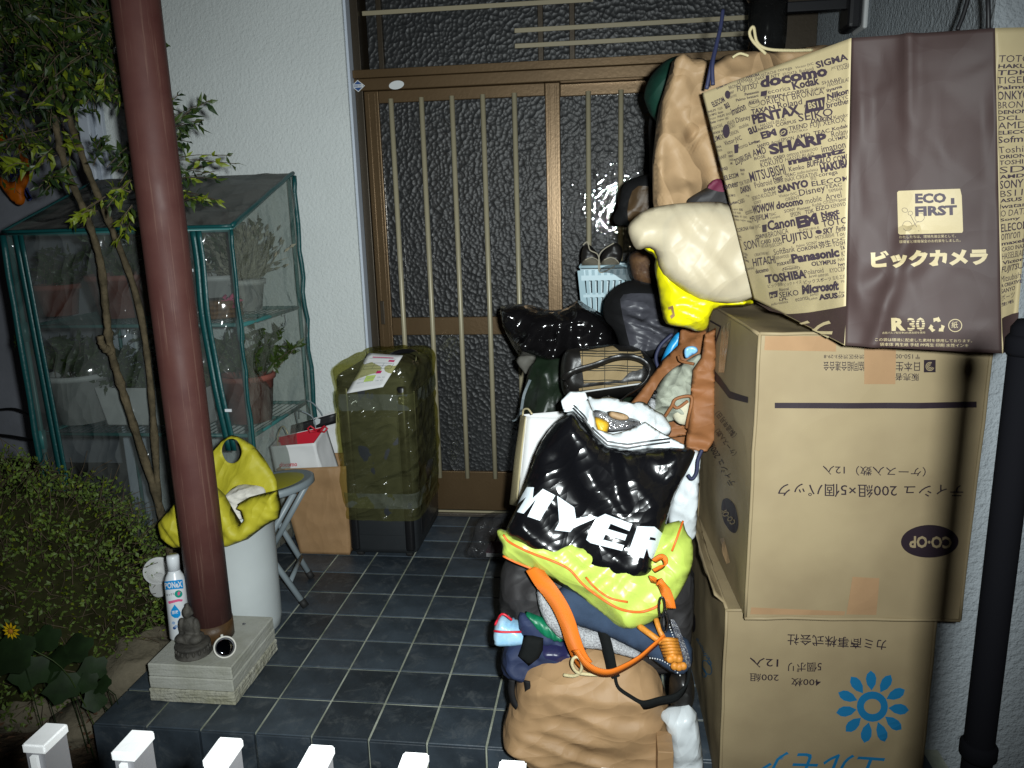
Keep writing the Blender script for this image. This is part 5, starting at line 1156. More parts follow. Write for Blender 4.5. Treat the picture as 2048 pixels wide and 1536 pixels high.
for a in [('Sofmap', 300, 95, 410, 62, 66, .01), ('ELECOM', 380, 168, 528, 130, 54, .025), ('MITSUBISHI', 670, 185, 1048, 92, 112, .015), ('HAKUBA', 1432, 82, 1742, 15, 92, .06), ('TEAC', 1035, 130, 1155, 105, 34, .015), ('audio-technica', 1170, 100, 1400, 55, 34), ('INAX', 1035, 182, 1145, 160, 44), ('CREATIVE', 1160, 155, 1398, 110, 44), ('corega', 1410, 138, 1605, 108, 46, .01), ('Pioneer', 345, 275, 522, 232, 74, .02), ('TDK TIGER', 535, 228, 665, 185, 44), ('Polaroid', 715, 248, 885, 210, 64, .005), ('Next', 900, 180, 1010, 150, 50, .03), ('com', 910, 205, 1010, 180, 30, .02),
          ('SANYO', 955, 308, 1298, 232, 88, .06), ('弥生', 1320, 165, 1385, 150, 44), ('ELECOM', 1330, 228, 1728, 165, 56, .015), ('DAIKIN', 540, 312, 665, 276, 70, .04, .2), ('SHARP', 800, 295, 930, 268, 40, .03), ('KOIZUMI', 785, 355, 935, 320, 46), ('SEIKO', 680, 385, 775, 355, 44), ('Disney', 1200, 355, 1485, 292, 92, .01), ('TEAC', 1475, 252, 1650, 226, 40, .01), ('YAMAHA', 1510, 295, 1655, 270, 38), ('Victor·JVC', 965, 362, 1170, 325, 42), ('ORIENT', 1040, 390, 1195, 360, 38), ('Logitec', 440, 445, 505, 425, 46, .03), ('CASIO', 510, 430, 580, 405, 48, .01),
          ('WOWOW', 685, 532, 932, 482, 96, .05), ('docomo', 945, 478, 1238, 422, 84, .045), ('mobile', 1265, 418, 1440, 380, 62), ('Arvel', 1485, 375, 1648, 345, 66), ('SONY', 700, 425, 785, 405, 34), ('ecorica', 590, 545, 680, 515, 54), ('SONY', 1030, 515, 1145, 492, 36, .01), ('Pioneer', 1170, 492, 1320, 462, 34, .01), ('Kodak', 1340, 445, 1440, 425, 34), ('CITIZEN', 1460, 418, 1605, 390, 34), ('brother', 1620, 395, 1755, 370, 36, .01), ('EPSON', 1095, 560, 1205, 535, 46, .005), ('TDK', 1260, 528, 1360, 505, 44, .015), ('EIZO', 1380, 492, 1528, 466, 50, .015), ('KENWOOD', 1545, 460, 1755, 425, 44),
          ('FUJIFILM', 680, 632, 868, 592, 82, .015), ('TEAC', 870, 550, 945, 535, 32), ('Compaq', 885, 590, 985, 565, 34), ('Canon', 862, 708, 1148, 655, 112, .04), ('EM', 1170, 685, 1408, 632, 128, .07), ('Next', 1440, 562, 1632, 522, 62, .05), ('com', 1445, 600, 1620, 570, 46, .04), ('TOTO', 1445, 668, 1722, 622, 72, .015), ('E-MOBILE', 1190, 715, 1410, 680, 24), ('BRONICA', 870, 778, 1078, 732, 60), ('SKY', 1445, 748, 1562, 722, 64, .04, .25), ('PerfecTV', 1590, 720, 1768, 690, 64, .02, .2), ('MITSUBISHI', 1365, 805, 1570, 768, 42), ('Toukai', 1590, 770, 1765, 742, 46),
          ('CORONA Victor', 515, 725, 695, 690, 44, .01), ('JVC', 715, 700, 775, 682, 50), ('CORPUS', 705, 802, 855, 775, 46, .02), ('FUJITSU', 1022, 865, 1338, 812, 116, .02), ('SONY', 600, 920, 765, 880, 96, .01), ('CASIO', 775, 858, 895, 832, 44, .02), ('AXIA', 915, 835, 1000, 815, 50, .02), ('HITACHI', 778, 898, 860, 880, 36), ('ELECOM', 878, 885, 1010, 860, 38), ('Palmo', 1160, 890, 1240, 870, 30), ('SONY', 1260, 872, 1378, 850, 36), ('弥生', 1400, 902, 1538, 872, 76, .015), ('CORONA', 1165, 938, 1388, 897, 44, .02), ('TOSHIBA', 1555, 878, 1765, 842, 46, .01), ('DCL', 1550, 830, 1765, 790, 36),
          ('SoftBank', 925, 968, 1145, 928, 64), ('TAXAN', 1635, 915, 1765, 890, 40, .03), ('Panasonic', 1112, 1062, 1628, 985, 104, .055), ('KDDI', 1650, 985, 1770, 960, 56), ('HITACHI', 690, 1095, 940, 1055, 88, .02), ('maxell', 955, 1088, 1108, 1058, 52, .01), ('KENWOOD', 945, 1015, 1085, 990, 34), ('OLYMPUS', 1305, 1095, 1592, 1062, 50, .03), ('INAX TIGER', 1610, 1035, 1772, 1015, 34), ('Iwatani', 1615, 1090, 1775, 1065, 40, .02), ('docomo', 715, 1172, 840, 1150, 50, .03), ('CREATIVE NEC', 700, 985, 865, 960, 30), ('Panasonic', 510, 1150, 700, 1120, 34),
          ('TOSHIBA', 818, 1285, 1252, 1222, 100, .05), ('Polaroid', 1235, 1188, 1438, 1160, 54), ('KYOCERA', 1515, 1162, 1722, 1132, 50), ('omron', 1370, 1215, 1492, 1195, 28), ('Arvel', 1275, 1225, 1355, 1205, 32), ('Canon', 1680, 1180, 1800, 1162, 40), ('ビック酒販', 840, 1330, 1000, 1300, 40), ('ビックトイズ', 1010, 1312, 1195, 1280, 40), ('ビックスポーツ', 1220, 1292, 1525, 1248, 46, .01), ('生毛工房', 1545, 1240, 1700, 1215, 44), ('ビック', 1725, 1218, 1830, 1200, 40, .01), ('Microsoft', 1190, 1405, 1618, 1345, 104, .055, .15), ('SEIKO', 955, 1438, 1158, 1408, 62, .01), ('Rinnai', 955, 1368, 1058, 1350, 34, .01), ('Misr Sharp', 1645, 1275, 1800, 1250, 36), ('SoftBank', 1685, 1340, 1820, 1315, 50),
          ('ASUS', 1365, 1468, 1610, 1432, 64, .06), ('ecorica', 1125, 1478, 1262, 1455, 48), ('SIGMA', 1610, 1432, 1718, 1412, 34, .01), ('IH', 1735, 1420, 1800, 1408, 66, .03), ('LPL', 958, 1470, 1045, 1455, 28, .03), ('Power', 1625, 1388, 1722, 1370, 30), ('audio-technica', 880, 1515, 1050, 1488, 30), ('AMD', 1275, 1425, 1365, 1408, 26), ('Lotus', 1268, 1465, 1350, 1450, 28)]: w8(*a)
mb = MB(); occ = []
for txt, p0, p1, h, fat, sl in W_:
    text_px(mb, PL, txt, p0, p1, h * 1.0, sl, fat, off=.0016)
    u, v = PL.inv(np.array([p0[0], p1[0], p0[0], p1[0]]), np.array([p0[1], p1[1], p0[1] - h, p1[1] - h])); occ.append((u.min() - .006, u.max() + .006, v.min() - .004, v.max() + .004))
names = ['SONY', 'CASIO', 'EPSON', 'AMD', 'TEAC', 'NEC', 'INAX', 'DENON', 'maxell', 'TDK', 'TIGER', 'SANYO', 'CORONA', 'Victor', 'JVC', 'KOKUYO', 'BRAUN', 'BOSE', 'EIZO', 'Logitec', 'YAMAHA', 'ORIENT', 'CITIZEN', 'Kenko', 'FUJI', 'HITACHI', 'SHARP', 'SEIKO', 'Roland', 'omron', 'KENWOOD', 'PHILIPS', 'OLYMPUS', 'CREATIVE', 'Remec', 'LEXMARK']
rq = random.Random(5); vv = .16
while vv < .955:                                                   # small names between the large ones
    uu = .015; hh = .011
    while uu < .97:
        nm_ = rq.choice(names); wu = hh * len(nm_) * .62 * PL.Hh / PL.W
        if uu + wu < .985 and not any(a < uu + wu and b_ > uu and c_ < vv + hh and d > vv for a, b_, c_, d in occ): text_uv(mb, PL, nm_, uu, vv, wu, hh, fat=rq.choice((0, .015, .03)), off=.0016); uu += wu + .012
        else: uu += .02
    vv += hh + .0055
def boxpx(S, pts, off=.0016): shape_px(mb, S, pts, off)
c7 = lambda *q: [(1380 + a * .18555, 60 + b_ * .18555) for a, b_ in q]; c8 = lambda *q: [(1380 + a * .18555, 330 + b_ * .18555) for a, b_ in q]
boxpx(PL, c7((1250, 762), (1466, 716), (1455, 856), (1238, 897))); boxpx(PL, c7((795, 655), (868, 640), (862, 698), (792, 708))); boxpx(PL, c7((485, 1235), (535, 1225), (530, 1320), (490, 1328))); boxpx(PL, c8((845, 1375), (935, 1355), (935, 1425), (862, 1440))); boxpx(PL, c8((785, 645), (845, 632), (843, 715), (788, 725)))
boxpx(PL, [(1380 + x * .18555, 60 + y * .18555) for x, y in ell(398, 1088, 40, 75, 20)]); boxpx(PL, [(1380 + x * .18555, 60 + y * .18555) for x, y in ell(1018, 1100, 46, 46, 20)]); boxpx(PL, [(1380 + x * .18555, 60 + y * .18555) for x, y in ell(410, 695, 30, 45, 16)]); boxpx(PL, [(1380 + x * .18555, 330 + y * .18555) for x, y in ell(1398, 718, 36, 24, 16)])
ringpx(mb, PL, (1380 + 718 * .18555, 60 + 785 * .18555), 13, 8, 12.1, 7.2, -.2, 20, .0016); text_px(mb, PL, 'intel', (1504, 209), (1524, 204), 9, 0, .01, off=.0016)
ringpx(mb, PL, (1380 + 1095 * .18555, 330 + 1118 * .18555), 17.5, 6, 16.6, 5.2, -.12, 22, .0016); text_px(mb, PL, 'Nintendo', (1569, 541), (1597, 537), 6, 0, .01, off=.0016)
rows = ['TOTO', 'HAKUBA', 'TDK', 'TIGER', 'Palmo D', 'ONKYO', 'BRONICA', 'DENON', 'DCL SB', 'AMD', 'ELECOM', 'Sofmap', 'Toshiba', 'ORION', 'TOSHIBA', 'SD', 'AMD', 'SONY', 'BS11', 'ASUS', 'Iwatani', 'IO DATA', 'Sony', 'ELECOM', 'omron', 'maxell', 'CASIO INAX', 'HASSELBLAD', 'Victor', 'FUJITSU', 'Mitsubishi', 'A CREATIVE', 'SANYO', 'ボーツ', '生毛', 'audio']
vv = .925
for k, rw in enumerate(rows):
    hh = (.020, .012, .014, .02, .012, .026)[k % 6]; vv -= hh + .005
    if vv < .13: break
    text_uv(mb, PR, rw, .04, vv, (.75 if len(rw) < 6 else 1.0), hh, fat=(.0, .03, .015)[k % 3], off=.0016)
mb.make('brand_print', 'print_ink', t)
mb = MB(); text_px(mb, PL, 'BS11', (1619, 218), (1649, 212), 13, 0, .03, off=.0026); text_px(mb, PL, 'hp', (1541, 597), (1551, 594), 8, .2, .02, off=.0026); ringpx(mb, PL, (1380 + 1018 * .18555, 60 + 1100 * .18555), 6, 3.4, 4, 1.8, -.6, 14, .0026); mb.make('brand_print_light', 'print_paper', t)
# pale print on the dark stripe
c5 = lambda *q: [(1700 + a * .23434, 360 + b_ * .23434) for a, b_ in q]
mb = MB(); rrp = c5((415, 92), (940, 74), (952, 84), (966, 435), (958, 450), (425, 466), (411, 455), (402, 105)); shape_px(mb, PF, rrp, .0016)
def f5(txt, x0, y0, x1, y1, h, fat=.0, sl=0, off=.0018): text_px(mb, PF, txt, *c5((x0, y0), (x1, y1)), h * .23434, sl, fat, off=off)
f5('わたしたちは、環境先進企業として、', 420, 500, 905, 490, 26); f5('環境省と環境保全のお約束をしました。', 420, 541, 945, 527, 26); f5('ビックカメラ', 180, 757, 1182, 728, 150, .065)
f5('R', 355, 1287, 475, 1283, 112, .05); f5('30', 492, 1287, 642, 1282, 112, .03); f5('古紙パルプ配合率30%再生紙を使用', 275, 1313, 640, 1309, 19); f5('この袋は環境に配慮した素材を使用しております。', 215, 1374, 1042, 1386, 28); f5('袋本体 再生紙 手紐 PP再生 印刷 水性インキ', 255, 1416, 1010, 1426, 30); f5('紙', 866, 1262, 920, 1262, 56)
ringpx(mb, PF, c5((897, 1240))[0], 14, 13, 12.4, 11.4, 0, 22, .0018)
for k in range(3):
    a = 2 * math.pi * k / 3 - math.pi / 2; cx, cy = c5((740, 1240))[0]; f_ = lambda r, q: (cx + r * math.cos(a + q), cy + r * math.sin(a + q))
    shape_px(mb, PF, [f_(9, -.75), f_(16, -.45), f_(16, .1), f_(18, .2), f_(12, .75), f_(7, .25), f_(9, .15), f_(9.5, -.2)], .0018)
mb.make('pale_print', 'print_paper', t)
mb = MB(); f5('ECO', 557, 201, 822, 195, 86, .05, 0, .003); f5('FIRST', 557, 311, 915, 299, 86, .05, 0, .003); f5('1', 862, 206, 892, 205, 52, .04, 0, .003)
for (x, y, a, b_, r) in ((468, 257, 26, 20, .3), (515, 283, 21, 19, 0), (595, 320, 44, 38, -.5), (490, 392, 42, 44, -.4)): ringpx(mb, PF, c5((x, y))[0], a * .234, b_ * .234, a * .234 - .7, b_ * .234 - .7, r, 18, .003)
for a, b_ in (((515, 300), (548, 362)), ((548, 362), (590, 438)), ((545, 380), (590, 350))):
    (x0, y0), (x1, y1) = c5(a, b_); shape_px(mb, PF, [(x0 - .5, y0), (x0 + .5, y0), (x1 + .5, y1), (x1 - .5, y1)], .003)
mb.make('emblem_print', 'print_ink', t)
mb = MB()
for k in range(5): y = 1192 + 20 * k; shape_px(mb, PF, c5((480, y), (650, y - 3), (650, y + 3), (480, y + 6)), .0026)
mb.make('figure_stripes', 'print_dark', t)
def cord(nm, pts, r, m, par, n=6): return MB().tube(px_path(pts, n), r, 7).make(nm, m, par, True)
cord('rope_handle', [(1413, 178, 1.69), (1425, 120, 1.70), (1440, 60, 1.73), (1446, 20, 1.75)], .0042, 'rope_blue', t); cord('rope_handle', [(1426, 170, 1.68), (1425, 130, 1.69), (1432, 95, 1.71), (1440, 60, 1.73)], .0042, 'rope_blue', t)
cord('rope_handle', [(1915, 60, 1.58), (1930, 20, 1.58), (1945, -40, 1.58)], .004, 'cable', t); cord('rope_handle', [(1977, 60, 1.50), (1976, 0, 1.50), (1972, -50, 1.52)], .004, 'cable', t)
# ================================================================== the pile beside the boxes, back to front
def soft_thing(name, label, cat, px, Y, T, mat, group=None, **kw):
    s = Soft(name, px, Y, T, mat, None, **kw); tag(s.o, label, cat, group); return s
# dark green bag standing on the floor
s = soft_thing('tall_bag', 'tall dark green bag leaning at the left of the pile', 'bag', [(1062, 716), (1078, 706), (1130, 708), (1240, 720), (1330, 760), (1350, 900), (1340, 1020), (1200, 1040), (1080, 1010), (1060, 900), (1047, 824), (1045, 792), (1055, 750)], 2.55, .14, 'greenbag', lean=.05, cr=(.03, 9), seed=3, back=1, zmin=.001)
MB().ribbon(s.path([(1060, 760), (1048, 790), (1040, 830), (1026, 842)], .012), Vector((1, 0, .2)), .009, .003).make('strap', 'stool_grey', s.o)
Soft('paper_flap', [(1030, 718), (1045, 708), (1072, 707), (1073, 722), (1058, 736), (1052, 752), (1045, 742), (1036, 732)], 2.43, .012, 'greyflap', s.o, res=.008, cr=(.006, 25), seed=4)
s = soft_thing('storage_sack', 'black cloth sack under the dark duffel bag against the door', 'sack', [(1120, 640), (1340, 620), (1420, 700), (1420, 940), (1330, 1000), (1160, 980), (1110, 850)], 2.86, .16, 'fabric_black', cr=(.02, 8), seed=6, back=1, zmin=.001)
s = soft_thing('rubbish_bag', 'shiny black rubbish bag on the tall dark green bag', 'bag', [(998, 615), (1012, 609), (1045, 607), (1075, 613), (1097, 621), (1134, 618), (1148, 604), (1160, 600), (1172, 610), (1206, 628), (1226, 655), (1240, 690), (1228, 712), (1180, 712), (1141, 705), (1110, 722), (1077, 716), (1038, 712), (1021, 684), (1009, 660)], 2.52, .12, 'garbage', lean=.1, cr=(.026, 11), fold=(.010, .5, 16), ch=1, seed=11, res=.009, back=1)
# blue basket with shoes
bl0, br0, bl1, br1 = at(1172, 645, 2.80), at(1245, 645, 2.80), at(1161, 534, 2.76), at(1262, 534, 2.76)
t = thing('plastic_basket', 'pale blue slotted plastic basket in front of the right door', 'basket', (bl0.x, 2.8, bl0.z))
z0, z1 = bl0.z, bl1.z; xa0, xb0, xa1, xb1 = bl0.x, br0.x, bl1.x, br1.x; yf0, yf1, yb0, yb1 = 2.80, 2.76, 2.95, 2.98
def lerp(a, b_, s_): return a + (b_ - a) * s_
for k in range(9):
    s_ = k / 8; wd = .022 if k in (0, 8) else .011
    p_, q_ = Vector((lerp(xa0, xb0, s_), yf0, z0)), Vector((lerp(xa1, xb1, s_), yf1, z1 - .012)); MB().ribbon([p_, q_], Vector((1, 0, 0)), wd, .003).make('slat', 'basket_blue', t)
for zz in (.06, .50, .86):
    a, b_ = Vector((lerp(xa0, xa1, zz), lerp(yf0, yf1, zz) - .001, lerp(z0, z1, zz))), Vector((lerp(xb0, xb1, zz), lerp(yf0, yf1, zz) - .001, lerp(z0, z1, zz)))
    MB().ribbon([a, b_], Vector((0, 0, 1)), .040 if zz == .86 else (.016 if zz == .5 else .022), .0045).make('band', 'basket_blue', t)
mb = MB().add([(xa0, yf0, z0), (xa0, yb0, z0), (xa1, yb1, z1), (xa1, yf1, z1)], [(0, 1, 2, 3)]).add([(xb0, yf0, z0), (xb0, yb0, z0), (xb1, yb1, z1), (xb1, yf1, z1)], [(3, 2, 1, 0)]).add([(xa0, yb0, z0), (xb0, yb0, z0), (xb1, yb1, z1), (xa1, yb1, z1)], [(0, 1, 2, 3)]).add([(xa0, yf0, z0), (xb0, yf0, z0), (xb0, yb0, z0), (xa0, yb0, z0)], [(0, 1, 2, 3)])
mb.make('side_walls', 'basket_blue', t, solid=.003)
MB().tube([(xa1, yf1, z1), (xb1, yf1, z1), (xb1, yb1, z1), (xa1, yb1, z1), (xa1, yf1, z1)], .006, 8).make('rim', 'basket_blue', t, True)
for k, (cx, tip) in enumerate(((1184, 1180), (1222, 1232))):
    t = thing('shoe', ('left black shoe with pale sole standing on end in the blue basket', 'right black shoe with pale lace tipped over the blue basket')[k], 'shoe', tuple(at(cx, 535, 2.80)), 'pair of black shoes in the basket')
    o = [(cx - 21, 534), (cx - 22, 512), (cx - 18, 492), (cx - 8, 487), (cx + 4, 497), (cx + 16, 512), (cx + 20, 528), (cx + 12, 536)] if k == 0 else [(cx - 22, 530), (cx - 20, 512), (cx - 8, 496), (cx + 2, 484), (cx + 18, 488), (cx + 24, 500), (cx + 22, 520), (cx + 12, 534), (cx - 6, 536)]
    sh = Soft('upper', o, 2.80, .04, 'shoe', t, res=.007, cr=(.006, 20), seed=30 + k, back=1)
    so = [(cx - 21, 536), (cx - 20, 523), (cx - 8, 516), (cx + 10, 519), (cx + 18, 530), (cx + 14, 538), (cx - 8, 540)]; sh.decal('sole', so, 'sole', .004, 1)
    MB().tube(sh.path([(cx - 14, 520), (cx - 2, 515), (cx + 10, 519), (cx + 17, 528)], .004), .0016, 5).make('stitching', 'lace', t)
    if k == 0: MB().tube(px_path([(1166, 490, 2.755), (1175, 484, 2.755), (1180, 500, 2.755), (1196, 510, 2.755), (1200, 540, 2.755)], 5), .002, 5).make('lace', 'lace', t)
    else: MB().tube(px_path([(1228, 486, 2.755), (1206, 500, 2.755), (1198, 515, 2.755), (1200, 545, 2.755), (1230, 532, 2.755)], 5), .002, 5).make('lace', 'lace', t)
s = soft_thing('clear_wrap', 'crumpled clear wrap over the rim of the blue basket', 'wrap', [(1196, 545), (1205, 532), (1240, 528), (1262, 540), (1262, 565), (1245, 560), (1225, 545)], 2.70, .02, 'clear', cr=(.02, 22), seed=5, res=.008)
s = soft_thing('brown_handbag', 'dark brown handbag with black edge between the door and the kraft bag', 'handbag', [(1243, 372), (1262, 356), (1310, 345), (1345, 360), (1345, 470), (1310, 480), (1285, 458), (1255, 450), (1232, 452), (1224, 436), (1238, 412)], 2.50, .05, 'fabric_black', cr=(.010, 14), seed=9, back=1)
s.decal('brown_panel', [(1268, 372), (1302, 372), (1306, 400), (1304, 432), (1284, 455), (1256, 448), (1254, 412)], 'brownbag', .004, 1)
s = soft_thing('wicker_item', 'brown woven straw item in clear wrap above the duffel bag', 'basket', [(1256, 512), (1272, 500), (1318, 494), (1340, 520), (1335, 568), (1298, 573), (1270, 565), (1262, 545)], 2.42, .05, 'wicker', cr=(.004, 20), seed=13, back=1)
Soft('clear_film', [(1250, 512), (1270, 496), (1318, 490), (1342, 520), (1336, 572), (1298, 578), (1266, 570), (1256, 548)], 2.415, .056, 'clear', s.o, cr=(.012, 24), seed=14, back=1)
s = soft_thing('gap_shade', 'dark bundle hanging in the gap left of the kraft bag', 'cloth', [(1296, 230), (1312, 225), (1330, 300), (1330, 420), (1345, 520), (1335, 560), (1300, 520), (1262, 470), (1280, 440), (1300, 400), (1298, 300)], 2.46, .03, 'fabric_black', fold=(.006, 0, 40), seed=17, back=1)  # black body added for the shadowed gap, its shade is in the colour
s = soft_thing('duffel_bag', 'black duffel bag with grey front panel behind the plaid bag', 'bag', [(1204, 622), (1214, 588), (1240, 566), (1268, 558), (1320, 570), (1345, 600), (1365, 640), (1372, 680), (1340, 712), (1280, 712), (1240, 702), (1230, 662), (1210, 642)], 2.40, .13, 'fabric_black', cr=(.012, 12), seed=19, back=1, res=.009, fold=(.008, 1.3, 26))
s.decal('grey_panel', [(1239, 590), (1270, 585), (1322, 587), (1336, 612), (1350, 655), (1340, 690), (1300, 702), (1262, 700), (1252, 662), (1243, 622)], 'duffel_grey', .004, 1)
# bags on and behind the boxes
s = soft_thing('green_cloth', 'dark green cloth bundle behind the tall crumpled kraft bag', 'cloth', [(1287, 195), (1290, 175), (1300, 152), (1330, 119), (1365, 108), (1400, 125), (1400, 260), (1340, 300), (1318, 250), (1302, 232), (1294, 215)], 2.22, .06, 'darkgreen', cr=(.012, 10), seed=23, back=1)
s = soft_thing('paper_bag', 'tall crumpled kraft paper bag with cord handle behind the printed bag', 'paper bag', [(1318, 212), (1332, 168), (1344, 124), (1360, 111), (1380, 120), (1402, 121), (1420, 130), (1448, 112), (1520, 101), (1600, 96), (1640, 90), (1680, 96), (1720, 110), (1720, 420), (1700, 590), (1450, 600), (1330, 585), (1318, 470), (1306, 405), (1304, 330), (1312, 250)], 1.98, .07, 'kraft_pale', lean=.02, cr=(.020, 8), fold=(.012, .35, 11), ch=0, seed=27, res=.007, back=1, R=.022)
cord('cord_handle', [(1532, 108, 1.92), (1508, 85, 1.92), (1499, 66, 1.92), (1507, 54, 1.92), (1514, 84, 1.92), (1535, 98, 1.92), (1580, 101, 1.92), (1625, 100, 1.93)], .0035, 'cream', s.o); cord('cord_handle', [(1465, 115, 1.90), (1480, 107, 1.90), (1497, 112, 1.90)], .003, 'cream', s.o)
s = soft_thing('dark_garment', 'dark garment with maroon edge tucked under the kraft bag', 'cloth', [(1370, 402), (1390, 388), (1420, 372), (1440, 352), (1470, 380), (1480, 420), (1430, 430), (1380, 418)], 1.86, .03, 'fabric_char', cr=(.006, 14), seed=31, back=1); s.decal('maroon_edge', [(1412, 374), (1432, 355), (1450, 362), (1452, 385), (1430, 382)], 'maroon', .004, 1)
s = soft_thing('yellow_bag', 'bright yellow plastic bag hanging over the edge of the upper carton', 'bag', [(1283, 488), (1312, 490), (1330, 520), (1360, 560), (1420, 585), (1505, 596), (1508, 612), (1428, 614), (1420, 640), (1416, 660), (1395, 664), (1372, 655), (1345, 652), (1328, 646), (1321, 610), (1316, 575), (1308, 535), (1312, 512), (1290, 502)], 1.84, .05, 'yellow_bag', lean=.06, cr=(.012, 14), fold=(.008, 1.0, 30), ch=1, seed=33, res=.008, R=.05)
s.decal('printed_mark', [(1336, 614), (1346, 611), (1350, 632), (1343, 638), (1340, 632), (1345, 628), (1342, 618), (1337, 620)], 'kraft', .003)
s = soft_thing('translucent_bag', 'translucent white plastic bag filled with something beige on the upper carton', 'bag', [(1254, 458), (1262, 441), (1290, 419), (1330, 409), (1400, 403), (1455, 404), (1520, 440), (1530, 520), (1525, 575), (1500, 604), (1440, 608), (1385, 594), (1345, 566), (1320, 542), (1312, 503), (1296, 494), (1275, 502), (1264, 488)], 1.79, .055, 'milky', lean=.04, cr=(.006, 8), fold=(.006, .6, 20), ch=1, seed=35, res=.009, back=1)
Soft('beige_filling', [(1330, 430), (1400, 418), (1460, 420), (1505, 460), (1512, 560), (1490, 592), (1420, 594), (1365, 570), (1335, 530), (1325, 480)], 1.80, .030, 'kraft_pale', s.o, cr=(.002, 8), seed=36, back=1, R=.03)
# plaid bag
s = soft_thing('plaid_bag', 'tan plaid handbag with black trim and long strap lying on the pile', 'handbag', [(1126, 700), (1158, 696), (1200, 691), (1240, 688), (1278, 694), (1308, 722), (1320, 755), (1312, 780), (1280, 792), (1200, 798), (1150, 800), (1124, 790), (1120, 745)], 2.20, .08, 'leather', lean=.35, cr=(.006, 12), seed=41, back=1, res=.009)
pn = s.decal('plaid_panel', [(1160, 702), (1195, 697), (1226, 692), (1240, 703), (1268, 704), (1280, 700), (1290, 722), (1284, 738), (1258, 745), (1244, 760), (1200, 764), (1168, 768), (1164, 735)], 'plaid', .004, 0)
s.decal('plaid_panel', [(1158, 777), (1220, 768), (1280, 762), (1284, 766), (1220, 774), (1158, 782)], 'plaid', .005, 0)
MB().ribbon([p + s_ * 1.0 for p, s_ in zip(s.path([(1134, 775), (1128, 758), (1150, 742), (1190, 730), (1230, 716), (1262, 714), (1288, 724), (1298, 744), (1290, 766), (1270, 780)], .012, 6), [Vector((0, -.004, 0))] * 99)], Vector((.1, -.5, 1)), .020, .004).make('strap', 'leather', s.o, True)
MB().ribbon(px_path([(1300, 760, 2.09), (1280, 775, 2.05), (1255, 790, 2.02), (1240, 802, 2.0), (1225, 803, 2.0), (1214, 792, 2.0)], 5), Vector((.3, -.6, .6)), .016, .003).make('strap', 'leather', s.o, True)
MB().tube(s.path([(1158, 785), (1220, 776), (1290, 766)], .004), .0022, 6).make('zip', 'lamp_edge', s.o)
# brown paper bag of clothes
t = thing('paper_bag', 'brown paper bag full of folded clothes beside the upper carton', 'paper bag', tuple(at(1330, 900, 2.02)))
bb = Soft('bag_back', [(1241, 835), (1252, 815), (1266, 800), (1286, 775), (1326, 719), (1357, 690), (1361, 656), (1420, 660), (1425, 800), (1420, 905), (1360, 905), (1320, 868), (1276, 842)], 2.06, .012, 'kraft_orange', t, lean=.22, cr=(.012, 12), seed=45, ch=0, R=.012, res=.008)
bf = Soft('bag_side', [(1432, 655), (1410, 668), (1402, 716), (1385, 740), (1381, 790), (1376, 850), (1369, 898), (1415, 904), (1432, 880)], 1.92, .010, 'kraft_orange', t, lean=.1, fold=(.008, 1.57, 18), cr=(.006, 14), seed=47, ch=0, R=.010, res=.007)
Soft('bag_lip', [(1274, 840), (1300, 846), (1330, 856), (1375, 850), (1372, 872), (1335, 876), (1300, 862)], 1.93, .006, 'kraft_orange', t, cr=(.008, 14), seed=49, ch=0, R=.008, res=.007)
cord('cord_handle', [(1318, 850, 1.90), (1342, 815, 1.88), (1352, 798, 1.88), (1378, 792, 1.88), (1384, 802, 1.88), (1376, 838, 1.88), (1373, 856, 1.89)], .0042, 'kraft_orange', t); cord('cord_handle', [(1345, 808, 1.88), (1355, 816, 1.88), (1376, 802, 1.88)], .004, 'kraft_orange', t); cord('cord_handle', [(1357, 712, 1.98), (1362, 722, 1.97), (1388, 728, 1.95)], .004, 'kraft_orange', t)
s = soft_thing('folded_clothes', 'pale grey green folded clothes inside the brown paper bag', 'clothes', [(1306, 800), (1318, 765), (1344, 738), (1372, 722), (1402, 704), (1406, 714), (1390, 742), (1384, 790), (1380, 830), (1340, 846), (1308, 840)], 1.97, .030, 'garment', lean=.22, fold=(.016, .9, 18), cr=(.006, 16), seed=51, res=.006, back=1)
g2 = Soft('cream_shirt', [(1340, 832), (1352, 806), (1382, 790), (1384, 850), (1360, 852)], 1.935, .02, 'garment2', s.o, fold=(.005, .3, 30), seed=53, back=1); Soft('striped_shirt', [(1296, 806), (1306, 790), (1316, 770), (1312, 830), (1305, 836), (1293, 815)], 1.955, .014, 'knit', s.o, seed=54, back=1)
s = soft_thing('blue_packet', 'shiny pale blue packet on the clothes in the brown paper bag', 'packet', [(1367, 694), (1392, 691), (1398, 704), (1385, 710), (1370, 720)], 1.94, .008, 'pale_blue', res=.006, cr=(.004, 30), seed=55, back=1)
s = soft_thing('blue_bag', 'bright blue bag edge showing behind the brown paper bag', 'bag', [(1320, 728), (1330, 700), (1350, 668), (1366, 660), (1362, 690), (1345, 720), (1330, 745), (1318, 745)], 2.16, .02, 'cyan', cr=(.006, 18), seed=56, back=1); cord('rope_handle', [(1318, 740, 2.12), (1312, 715, 2.12), (1322, 690, 2.12), (1345, 668, 2.12)], .005, 'rope_blue', s.o)
